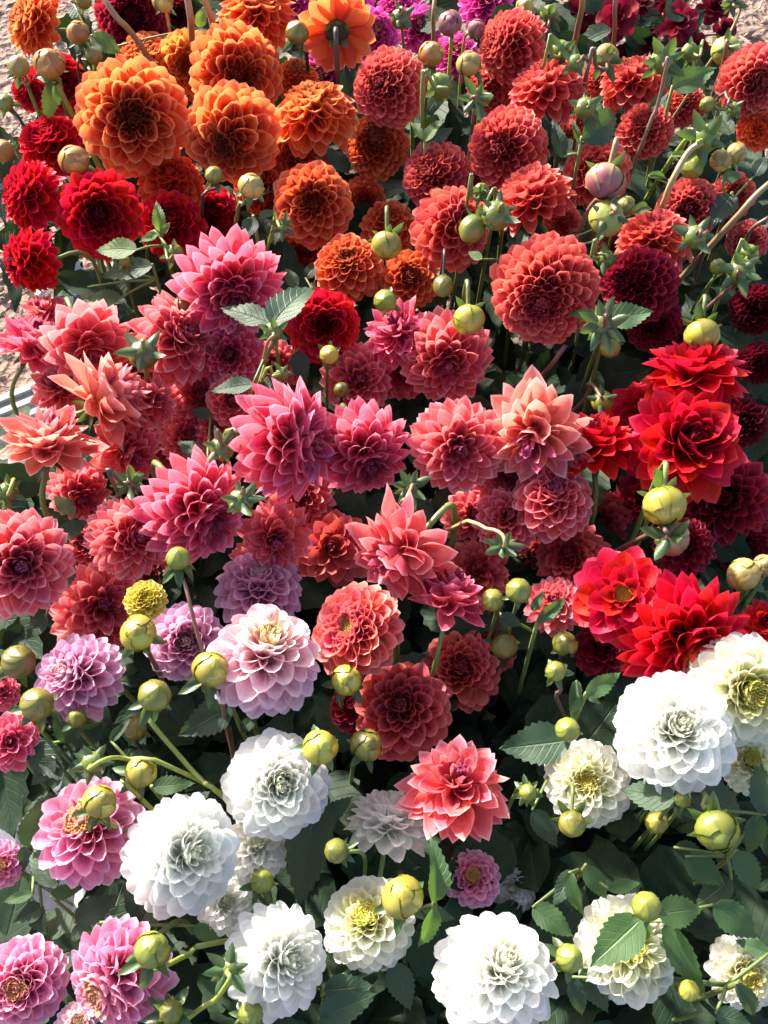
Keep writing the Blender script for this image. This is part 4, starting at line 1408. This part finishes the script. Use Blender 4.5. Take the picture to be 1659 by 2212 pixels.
bud('green', 590, 716, 24, .0, .2, 7, 'ribbed green bud atop the thin stem with dark split leaves', GB, True, 'tan', [(576, 745, 7), (552, 830, 1)], 6, 65, 1.2)
bud('green', 610, 808, 18, .4, .1, 6, 'small ribbed green bud on a curved lime stem', GB, True, 'lime', [(590, 812, 6), (560, 836, 3)], 6, 62, 1.2)
bud('olive', 737, 842, 19, .0, .1, 2, 'small dark bud in the shade above the deep pink dahlia', GB, False, 'dark', None, 4, 65, .9)
bud('olive', 392, 660, 22, -.1, .2, 3, 'olive bud behind the rose pink dahlia at its left', GB, False, 'green', None, 5, 80, 1.2)
bud('olive', 957, 618, 26, .0, -.5, 4, 'small olive oval bud left of the largest coral ball', GB, True, 'dark', None, 3, 70, .8, long=1.3)
bud('yellow', 1014, 690, 40, .1, -.45, 5, 'yellow orange bud with drooping petals under two bracts', GO, True, 'green', None, 4, 85, .9, 7)
bud('green', 832, 650, 29, -.1, .1, 5, 'upright green oval bud above the starry pink dahlia', GB, False, 'green', None, 4, 105, 1.0, long=1.3)
bud('green', 1302, 702, 36, -.05, .05, 7, 'leafy bract star with purple stem stub beside the largest coral ball', GS, True, 'brown', [(1308, 682, 11), (1300, 730, 0)], 8, 86, 1.7)
bud('olive', 1318, 752, 26, .1, -.5, 4, 'shaded olive bud hanging under the leafy bract star', GB, True, 'green', None, 5, 80, 1.4)
bud('yellow', 1516, 724, 42, .05, -.45, 5, 'ribbed yellow green bud with bract crown above the scarlet side view', GB, True, 'green', None, 6, 92, 1.0, 9)
bud('yellow', 1302, 866, 27, .1, -.2, 1, 'dim yellow bud in the dark hollow above the scarlet flower', GO, True, 'brown', [(1270, 830, 0), (1226, 900, -6)], 4, 85, 1.0, 6)
bud('yellow', 1435, 1092, 51, .05, -.30, 7, 'large ribbed yellow bud below the scarlet trio', GB, True, 'green', None, 4, 72, .9, 10)
bud('purple', 1452, 1164, 42, .2, -.25, 5, 'opening cream bud with red streaked petals under the yellow one', GO, True, 'brown', [(1430, 1140, 5), (1380, 1165, 1)], 5, 95, 1.1, 9)
bud('cream', 1606, 1242, 40, -.1, .25, 4, 'cream bud with pink streak near the right edge', GO, False, 'green', None, 5, 115, 1.0, 9)
bud('cream', 1652, 1222, 28, .0, .2, 2, 'cream bud cut by the right edge beside the pink streaked one', GO, False, 'green', None, 3, 110, 1.0, 8)
bud('green', 885, 1054, 24, -.1, -.1, 3, 'dark bract star in the centre between deep pink and salmon dahlias', GS, True, 'tan', [(876, 1080, 6), (860, 1100, 0)], 7, 90, 2.0)
bud('green', 1085, 1182, 22, -.1, -.1, 5, 'bract star on a long grey stem right of the upswept coral pink dahlia', GS, True, 'tan', [(1085, 1155, 7), (1050, 1142, 6), (965, 1146, 0)], 7, 90, 1.9)
bud('green', 1120, 1276, 33, .05, .3, 6, 'smooth round olive green bud, the upper of a pair', GB, False, 'green', None, 5, 108, .9)
bud('olive', 1064, 1296, 29, -.1, .2, 4, 'olive bud half hidden left of the smooth round one', GB, False, 'green', None, 4, 105)
bud('olive', 1090, 1396, 34, .1, -.3, 1, 'dim olive bud hanging below the round pair', GB, True, 'dark', None, 4, 80, 1.0)
bud('olive', 1220, 1390, 31, .1, .3, 1, 'dim brown olive bud below the scarlet flower with yellow eye', GO, False, 'dark', None, 3, 105, .8, 7)
bud('green', 1200, 1450, 26, -.05, .2, 6, 'small round lime bud on a stem above a second lime bud', GB, False, 'brown', [(1212, 1490, 4), (1216, 1540, -2)], 6, 110, 1.2)
bud('green', 1226, 1576, 31, .0, .15, 5, 'round lime bud over a broad dark leaf', GB, False, 'green', None, 4, 108, .9)
# lower left and bottom
bud('green', 385, 1206, 31, -.1, .62, 7, 'green bud with folded bracts on a long brown stem', GB, False, 'brown', [(402, 1270, 6), (432, 1390, 4), (480, 1540, 1), (503, 1625, -4)], 7, 118, 1.25)
flower('disc', 'yellow', 315, 1297, 44, .02, .30, 6, 'small half opened yellow dahlia with a round beaded disc above the smooth yellow bud', 'half opened yellow dahlias')
bud('yellow', 298, 1368, 44, -.15, .25, 8, 'bright yellow smooth bud under the opened yellow one', GB, False, 'brown', None, 5, 112, 1.1, 8)
bud('yellow', 456, 1446, 45, .2, .62, 8, 'tilted yellow bud with curling bracts in front of the blush head', GB, False, 'brown', [(476, 1500, 5), (492, 1580, 1), (504, 1630, -3)], 6, 125, 1.1, 8)
bud('green', 334, 1502, 42, .2, .5, 8, 'lime yellow bud with broad bracts on a thick lime stem', GB, False, 'lime', [(326, 1560, 6), (385, 1630, 4), (440, 1690, 3), (505, 1740, 0)], 6, 115, 1.05)
bud('olive', 80, 1521, 42, .05, .3, 5, 'round yellow olive bud below the lilac dahlia at left', GB, False, 'green', None, 6, 110, 1.1)
bud('olive', 40, 1430, 43, .3, .3, 2, 'shaded olive bud with a yellow bract at the left', GB, False, 'brown', None, 4, 100, 1.0)
bud('yellow', 748, 1470, 37, .1, .3, 4, 'yellow olive bud under the yellow eyed coral pink dahlia', GB, False, 'green', None, 6, 115, 1.1, 8)
bud('yellow', 692, 1614, 43, .15, .25, 8, 'yellow ribbed bud overlapping the white dahlia with olive eye', GB, False, 'green', None, 5, 105, 1.1, 9)
bud('olive', 792, 1610, 40, .25, .35, 3, 'striped olive bud lying against the dusky salmon dahlia', GB, False, 'green', None, 5, 105, 1.0, 9)
bud('green', 166, 1552, 25, -.2, .4, 2, 'small shaded green bud under the lilac dahlia at left', GB, False, 'green', None, 5, 90, 1.2)
bud('olive', 292, 1572, 30, .0, .2, -1, 'dim olive bud in the dark gap left of the brown stem', GB, False, 'dark', None, 4, 100)
bud('green', 200, 1648, 29, .1, .2, 6, 'pale green bract cluster on a curved lime stem at left', GS, True, 'lime', [(228, 1640, 8), (280, 1640, 6), (420, 1680, 3)], 7, 66, 1.25)
bud('yellow', 305, 1668, 38, .3, .3, 6, 'yellow bud with lime bracts below the thick lime stem', GB, False, 'lime', [(280, 1700, 5), (320, 1740, 3)], 6, 110, 1.1, 8)
bud('yellow', 216, 1732, 41, .25, .45, 8, 'yellow bud before the rose pink dahlia, bracts to its left', GB, False, 'lime', [(215, 1775, 6), (286, 1802, 3)], 6, 125, 1.1, 8)
bud('green', 328, 2052, 44, .15, .5, 8, 'lime yellow bud before the lower rose pink dahlia', GB, False, 'lime', [(345, 2092, 6), (410, 2060, 4), (490, 2032, 2)], 6, 118, 1.15, 8)
bud('green', 726, 1838, 31, -.55, .1, 5, 'lime green bud turned left beside the shaded white dahlia', GB, False, 'green', None, 6, 115, 1.0)
bud('green', 566, 1904, 30, .1, .4, 3, 'green bud in front of the loose white dahlia', GB, False, 'green', None, 6, 95, 1.2)
bud('green', 494, 2094, 28, .05, .1, 7, 'pale green bract star on a thick lime stem at the bottom', GS, True, 'lime', [(496, 2115, 10), (465, 2160, 6), (425, 2185, 1)], 6, 84, 1.9)
bud('green', 370, 2186, 30, .0, .3, 5, 'grey green bract tuft at the bottom edge', GS, False, 'green', None, 8, 75, 1.9)
bud('green', 542, 2190, 32, .25, .2, 5, 'lime bud with green bracts at the bottom edge', GB, False, 'green', None, 7, 80, 1.4)
bud('yellow', 870, 1938, 50, .0, .3, 8, 'largest bright yellow bud beside a white dahlia', GB, False, 'green', None, 5, 100, 1.0, 10)
bud('olive', 1236, 1780, 35, .0, -.3, 5, 'olive bud hanging before the cream dahlia with flat yellow eye', GB, True, 'green', None, 5, 85, 1.2)
bud('yellow', 1418, 1776, 29, .0, .1, 0, 'dim yellow bud half under a dark leaf', GB, False, 'green', None, 3, 105, .9)
bud('green', 1548, 1794, 52, .25, -.62, 8, 'large lime yellow striped bud at right under a leafy stem', GB, False, 'green', [(1520, 1740, 7), (1500, 1700, 2)], 5, 80, 1.1, 9)
bud('green', 1397, 1958, 37, .0, .25, 8, 'round lime bud above the leaf covered cream dahlia', GB, False, 'green', None, 5, 108, 1.0)
bud('green', 1230, 2070, 35, .3, .1, 5, 'green bud right of the biggest white dahlia', GB, False, 'brown', None, 6, 105, 1.2)
bud('yellow', 1488, 2140, 26, -.1, .4, 3, 'small yellow bud at lower right between leaves', GB, False, 'green', None, 5, 120, 1.2)
bud('green', 1140, 1712, 22, .2, -.1, 4, 'small green bud with narrow bracts right of the ragged salmon dahlia', GB, False, 'green', None, 7, 95, 1.8)
bud('green', 1475, 1728, 20, .1, .2, 6, 'tiny folded green bud in the leafy fork at right', GB, False, 'green', None, 6, 85, 1.5)
bud('olive', 180, 2, 20, .1, .3, 3, 'small green bud at the top edge above the bare ground', GB, False, 'brown', None, 4, 100)

# ------------------------------------------------------------------ bare stems
bare_stem('left tan stem rising between crimson and orange heads at the top', [(400, -30, 8), (412, 40, 5), (416, 90, 0)], 8, 'tan')
bare_stem('right tan stem beside the orange side view at the top', [(432, -20, 8), (452, 25, 5), (466, 80, 0)], 8, 'tan')
bare_stem('slanting tan brown stem across the crimson dahlia', [(200, -40, 8), (250, 35, 6), (302, 95, 2)], 7, 'tan')
bare_stem('thin tan stem in front of the maroon flowers', [(1256, -40, 8), (1258, 10, 6), (1246, 70, 0)], 7, 'tan')
bare_stem('thin pink brown stem in front of the wine red flower', [(1330, -40, 8), (1328, 20, 6), (1326, 85, 0)], 5, 'brown')
bare_stem('tan stem at right running up to the large lime buds', [(1518, 306, 7), (1486, 330, 6), (1450, 395, 4), (1420, 465, -1)], 7, 'tan')
bare_stem('tan stem at the right edge slanting up past the green bract', [(1720, 350, 7), (1640, 415, 6), (1595, 465, 4), (1540, 525, 0)], 7, 'tan')
bare_stem('purple brown stem crossing the dark hollow', [(1222, 745, 2), (1190, 790, 0), (1155, 828, -5)], 6, 'brown')
bare_stem('thin brown stem at the top right above the maroon shadows', [(940, -20, 4), (936, 40, 2), (936, 90, -4)], 5, 'tan')
bare_stem('slender stem leaning out at the right edge', [(1660, 470, 4), (1620, 500, 2), (1600, 560, -4)], 5, 'brown')

# ------------------------------------------------------------------ leaves that show
#      base x,y   tip x,y   h base, h tip, colour, variant, roll, width
sprig('dark split leaf pair on a thin stem before the rose pink dahlia',
      [(588, 702, 668, 590, 7, 8, 'dark', 0, -18, 1.25), (584, 698, 470, 652, 7, 7, 'dark', 1, 10, .9), (546, 830, 450, 838, 5, 5, 'dark', 1, 12, .95), (556, 836, 625, 826, 4, 4, 'dark', 3, -10, 1.0)])
sprig('green toothed leaf right of the bract star by the largest coral ball',
      [(1312, 690, 1408, 678, 6, 6, 'mid', 3, 0, 1.2), (1300, 690, 1228, 668, 6, 6, 'mid', 0, 0, .9)])
sprig('blue grey folded leaf among the coral dahlias', [(1256, 300, 1362, 236, 4, 5, 'dark', 2, 30, 1.3), (1215, 340, 1200, 258, 1, 4, 'dark', 0, 0, 1.0), (1250, 308, 1240, 258, 3, 5, 'mid', 2, 0, .7), (1255, 305, 1296, 298, 3, 4, 'bright', 2, 0, .7)])
sprig('bright green leaf pair under the leftmost coral ball', [(918, 305, 950, 250, 2, 4, 'bright', 0, -20, 1.1), (912, 300, 890, 258, 2, 3, 'bright', 1, 20, 1.0), (930, 310, 980, 270, 0, 1, 'dark', 1, 0, 1.0)])
sprig('green leaf beside the nodding bract cluster at upper right', [(1452, 190, 1544, 152, 4, 5, 'mid', 3, 10, 1.1), (1440, 200, 1400, 235, 3, 2, 'dark', 0, 0, 1)])
sprig('bright young leaves beside the dark red dahlia with black eye', [(345, 500, 340, 432, 4, 6, 'bright', 0, 10, 1.0), (340, 505, 300, 520, 4, 4, 'bright', 1, 0, 1.0), (296, 540, 195, 532, 4, 3, 'bright', 1, 0, .9), (350, 505, 365, 480, 4, 5, 'bright', 1, 0, 1.2)])
sprig('blue grey leaf under the cream bud', [(548, 470, 528, 520, 4, 3, 'dark', 3, 0, 1.3), (560, 466, 600, 455, 4, 4, 'mid', 1, 0, 1.0)])
sprig('green leaf on the yellow green stem under the striped orange bud', [(122, 178, 96, 258, 4, 2, 'bright', 0, -10, 1.1), (112, 175, 78, 165, 5, 5, 'bright', 1, 0, .9)])
sprig('dark green leaves between crimson and orange heads at the top', [(200, 80, 262, 110, 0, -1, 'mid', 1, 0, 1.5), (160, 10, 190, 60, 0, -1, 'mid', 1, 0, 1.4), (430, 60, 440, 10, -1, 1, 'bright', 1, 0, 1.2), (380, 80, 395, 120, -3, -3, 'dark', 1, 0, 1.3)])
sprig('dark leaves behind the lilac dahlias at left', [(70, 1600, 140, 1690, 1, 0, 'dark', 3, 0, 1.1), (120, 1640, 60, 1700, 1, 0, 'dark', 1, 0, 1.1), (140, 1600, 118, 1540, 0, 2, 'dark', 0, 0, 1)])
sprig('dark leaves in front of the white crate', [(62, 1830, 104, 1718, 2, 4, 'dark', 1, 20, 1.25), (55, 1828, 45, 1890, 2, 1, 'dark', 1, 0, 1.0), (125, 1912, 62, 1832, 2, 3, 'dark', 2, 0, 1.3), (70, 1930, 0, 1950, 2, 2, 'mid', 1, 0, .8), (90, 1960, 30, 1995, 0, 0, 'dark', 3, 0, 1.2), (60, 1950, 100, 2020, 0, 0, 'dark', 1, 0, 1.2)])
sprig('broad dark leaf under the tilted yellow bud', [(500, 1525, 388, 1588, 3, 2, 'dark', 3, -10, 1.1), (520, 1580, 560, 1540, -1, 0, 'dark', 1, 0, 1.0)])
sprig('tall dark leaf between white dahlias', [(690, 1700, 636, 1985, 3, 0, 'dark', 0, 0, .82), (690, 1780, 760, 1720, 0, 1, 'dark', 1, 0, 1)])
sprig('big shaded leaf behind the lower lime bud', [(1225, 1600, 1078, 1620, 1, 0, 'dark', 3, 0, 1.2), (1150, 1750, 1210, 1835, 1, 0, 'dark', 1, 0, 1.0)])
sprig('pointed leaf right of the small lime bud', [(1265, 1500, 1348, 1452, 5, 5, 'mid', 1, 15, .9), (1255, 1510, 1235, 1540, 4, 4, 'mid', 1, 0, 1.1), (1245, 1470, 1240, 1550, 4, 4, 'mid', 2, 0, .8), (1268, 1502, 1300, 1520, 3, 3, 'dark', 1, 0, 1)])
sprig('dark veined leaves beside the cream dahlia at right', [(1458, 1728, 1332, 1700, 6, 4, 'dark', 1, 0, 1.15), (1490, 1705, 1625, 1760, 5, 3, 'dark', 1, 0, 1.15), (1655, 1760, 1640, 1650, 5, 6, 'dark', 2, -10, 1.3), (1462, 1742, 1514, 1772, 5, 5, 'mid', 2, 0, .7)])
sprig('leaves over the cream dahlia under the lime bud at right', [(1385, 1985, 1274, 2088, 5, 4, 'mid', 3, 0, 1.15), (1420, 1975, 1530, 1960, 5, 4, 'mid', 1, 0, 1.15), (1440, 1990, 1520, 2172, 4, 3, 'mid', 0, 20, .75), (1398, 1992, 1390, 2052, 5, 4, 'bright', 2, 0, .8), (1540, 1955, 1655, 2030, 3, 2, 'mid', 1, 0, 1.1)])
sprig('toothed leaves left of the leafy cream dahlia', [(1265, 1870, 1315, 1950, 3, 2, 'mid', 1, 10, 1.0), (1315, 1920, 1388, 1905, 3, 3, 'mid', 1, 0, .9), (1238, 1880, 1195, 1960, 2, 2, 'dark', 1, 0, 1.0), (1230, 1885, 1250, 1990, 3, 2, 'mid', 0, 30, .8), (1150, 1960, 1245, 2020, 2, 2, 'mid', 1, -15, 1.2)])
sprig('leafy cluster at the right edge under the large striped bud', [(1590, 1840, 1650, 1930, 4, 3, 'mid', 1, 0, 1.2), (1480, 1850, 1560, 1910, 2, 1, 'mid', 3, 0, 1.2), (1455, 1830, 1540, 1870, 1, 0, 'dark', 1, 0, 1.2), (1640, 1760, 1620, 1850, 4, 3, 'mid', 0, 0, 1.2), (1580, 1900, 1500, 1960, 1, 0, 'dark', 1, 0, 1.2)])
sprig('folded pale leaf right of the largest yellow bud', [(938, 1948, 962, 1830, 4, 6, 'mid', 2, 35, 1.1), (935, 1960, 920, 2068, 4, 2, 'mid', 0, -30, .9), (905, 1965, 985, 1985, 0, 0, 'dark', 1, 0, 1)])
sprig('dark leaves at the bottom right corner', [(1590, 2125, 1655, 2212, 4, 3, 'dark', 2, 0, .9), (1545, 2190, 1630, 2215, 2, 2, 'dark', 1, 0, 1.2), (1260, 2090, 1320, 2195, 1, 0, 'dark', 1, 0, 1.1), (1235, 2110, 1265, 2205, 1, 0, 'dark', 0, 0, 1), (1660, 2060, 1590, 2030, 2, 2, 'mid', 1, 0, 1.1)])
sprig('large dark leaves at the bottom beside the lower white dahlia', [(700, 2140, 808, 2128, 2, 2, 'dark', 1, 0, 1.2), (690, 2200, 805, 2150, 2, 3, 'dark', 0, 0, 1.2), (850, 2080, 890, 2190, 1, 0, 'dark', 1, 0, 1.2), (860, 2000, 880, 2090, 0, 0, 'dark', 3, 0, 1)])
sprig('dark leaves between the two rose pink dahlias', [(165, 1990, 250, 1935, 0, 1, 'dark', 1, 0, 1.2), (180, 1995, 150, 2040, 0, 0, 'dark', 1, 0, 1.2), (300, 1990, 270, 1930, -1, 0, 'dark', 2, 0, 1.0), (420, 2000, 480, 2040, 0, 0, 'mid', 1, 0, 1), (110, 1935, 180, 1915, 1, 1, 'mid', 1, 0, 1)])
sprig('small leaves left of the rose pink dahlia under the lime bracts', [(330, 1700, 420, 1690, 3, 3, 'mid', 1, 0, 1.0), (380, 1760, 450, 1710, 0, 1, 'dark', 1, 0, 1.2), (240, 1600, 270, 1560, 2, 3, 'dark', 2, 0, 1.0)])
sprig('dark leaves at the left edge beside the salmon orange dahlia', [(130, 1160, 190, 1120, 0, 0, 'dark', 1, 0, 1.3), (150, 1210, 120, 1290, 0, -1, 'dark', 1, 0, 1.3), (100, 1330, 60, 1380, -1, -2, 'dark', 3, 0, 1.2), (160, 1110, 110, 1065, 0, 0, 'mid', 1, 0, 1)])
sprig('shaded leaves under the grey green bract star', [(330, 575, 205, 590, 1, 0, 'dark', 1, 0, .8), (280, 590, 350, 615, -2, -3, 'dark', 1, 0, 1.2), (190, 620, 240, 645, -4, -4, 'dark', 1, 0, 1.0), (260, 645, 180, 640, -3, -3, 'mid', 1, 0, 1)])
sprig('leaf beside the small scarlet dahlia', [(700, 650, 770, 655, 0, 1, 'mid', 1, 0, .8), (640, 760, 660, 830, 0, -1, 'dark', 1, 0, 1.2), (660, 600, 690, 560, -2, -1, 'dark', 1, 0, 1.2), (640, 620, 615, 575, -2, -1, 'mid', 1, 0, 1.2)])
sprig('folded leaf above the largest pink dahlia at its left', [(440, 985, 378, 948, 1, 1, 'dark', 1, 0, 1), (455, 900, 410, 880, -2, -2, 'dark', 1, 0, 1.1)])
sprig('curled grey leaf right of the round olive pair', [(1160, 1345, 1228, 1290, 4, 5, 'mid', 2, 10, .8), (1080, 1330, 1130, 1350, 3, 3, 'dark', 1, 0, 1.3), (1150, 1320, 1175, 1275, 4, 5, 'mid', 1, 0, .9)])
sprig('leaves near the right edge among the green buds', [(1580, 420, 1540, 480, 1, 1, 'dark', 1, 0, 1.2), (1630, 380, 1659, 330, 2, 3, 'dark', 1, 0, 1.1), (1560, 390, 1610, 370, 2, 2, 'mid', 1, 0, 1), (1400, 380, 1450, 375, 2, 2, 'mid', 2, 0, .8), (1450, 335, 1500, 330, 2, 3, 'bright', 2, 0, .8)])
sprig('narrow leaf by the pale yellow bud in the coral group', [(1120, 540, 1140, 480, 1, 2, 'dark', 2, 0, .9), (1290, 520, 1310, 480, 2, 3, 'mid', 2, 0, 1), (1040, 560, 1010, 540, 3, 3, 'bright', 1, 0, 1.2), (1370, 460, 1420, 430, 3, 3, 'mid', 2, 0, .9)])
sprig('green leaf standing above the large ribbed yellow bud', [(1428, 1050, 1420, 1015, 6, 8, 'mid', 1, 0, 1.3), (1400, 1070, 1375, 1060, 4, 4, 'mid', 1, 0, 1)])


# ------------------------------------------------------------------ undergrowth
def undergrowth():
    """the mass of leaves and stems below the heads"""
    Vs, Fs, As = [], [], []
    n0 = 0
    lg = [leaf_geo(v, 10) for v in range(4)]
    lg = [(np.array(V), np.array(F), np.array(A)) for V, F, A in lg]
    rr = random.Random(77)
    count = 0
    tries = 0
    while count < 3000 and tries < 14000:
        tries += 1
        x, y = rr.uniform(-40, 1700), rr.uniform(-20, 2260)
        # leave the open ground open
        if (x < 190 and y < 60) or (x < 150 and 60 < y < 310) or (x < 200 and 540 < y < 720) or (x < 130 and 700 < y < 860) or (x < 190 and 830 < y < 960):
            continue
        if (x > 1500 and y < 170) or (x > 1630 and y < 420) or (x < 190 and 1620 < y < 2040):
            continue
        if y < 130 and 880 < x < 960:
            continue
        h = rr.uniform(-16, -6.5) if count < 1900 else rr.uniform(-34, -16)
        p0 = at(x, y, h)
        a = rr.uniform(0, 6.28)
        L = rr.uniform(.045, .085)
        d = Vector((math.cos(a), math.sin(a), rr.uniform(-.5, .35)))
        M = leaf_matrix(p0, p0 + d * L, rr.uniform(-35, 35), rr.uniform(.9, 1.4), rr.randrange(4))
        V, F, A = lg[rr.randrange(4)]
        Mn = np.array(M)
        W = V @ Mn[:3, :3].T + Mn[:3, 3]
        Vs.append(W)
        Fs.append(F + n0)
        As.append(A)
        n0 += len(V)
        count += 1
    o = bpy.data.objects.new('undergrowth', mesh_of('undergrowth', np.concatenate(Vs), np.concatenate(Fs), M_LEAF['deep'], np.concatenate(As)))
    COL.objects.link(o)
    o['kind'] = 'stuff'
    o['label'] = 'mass of dahlia leaves below the flower heads, colour darkened for shade'


undergrowth()
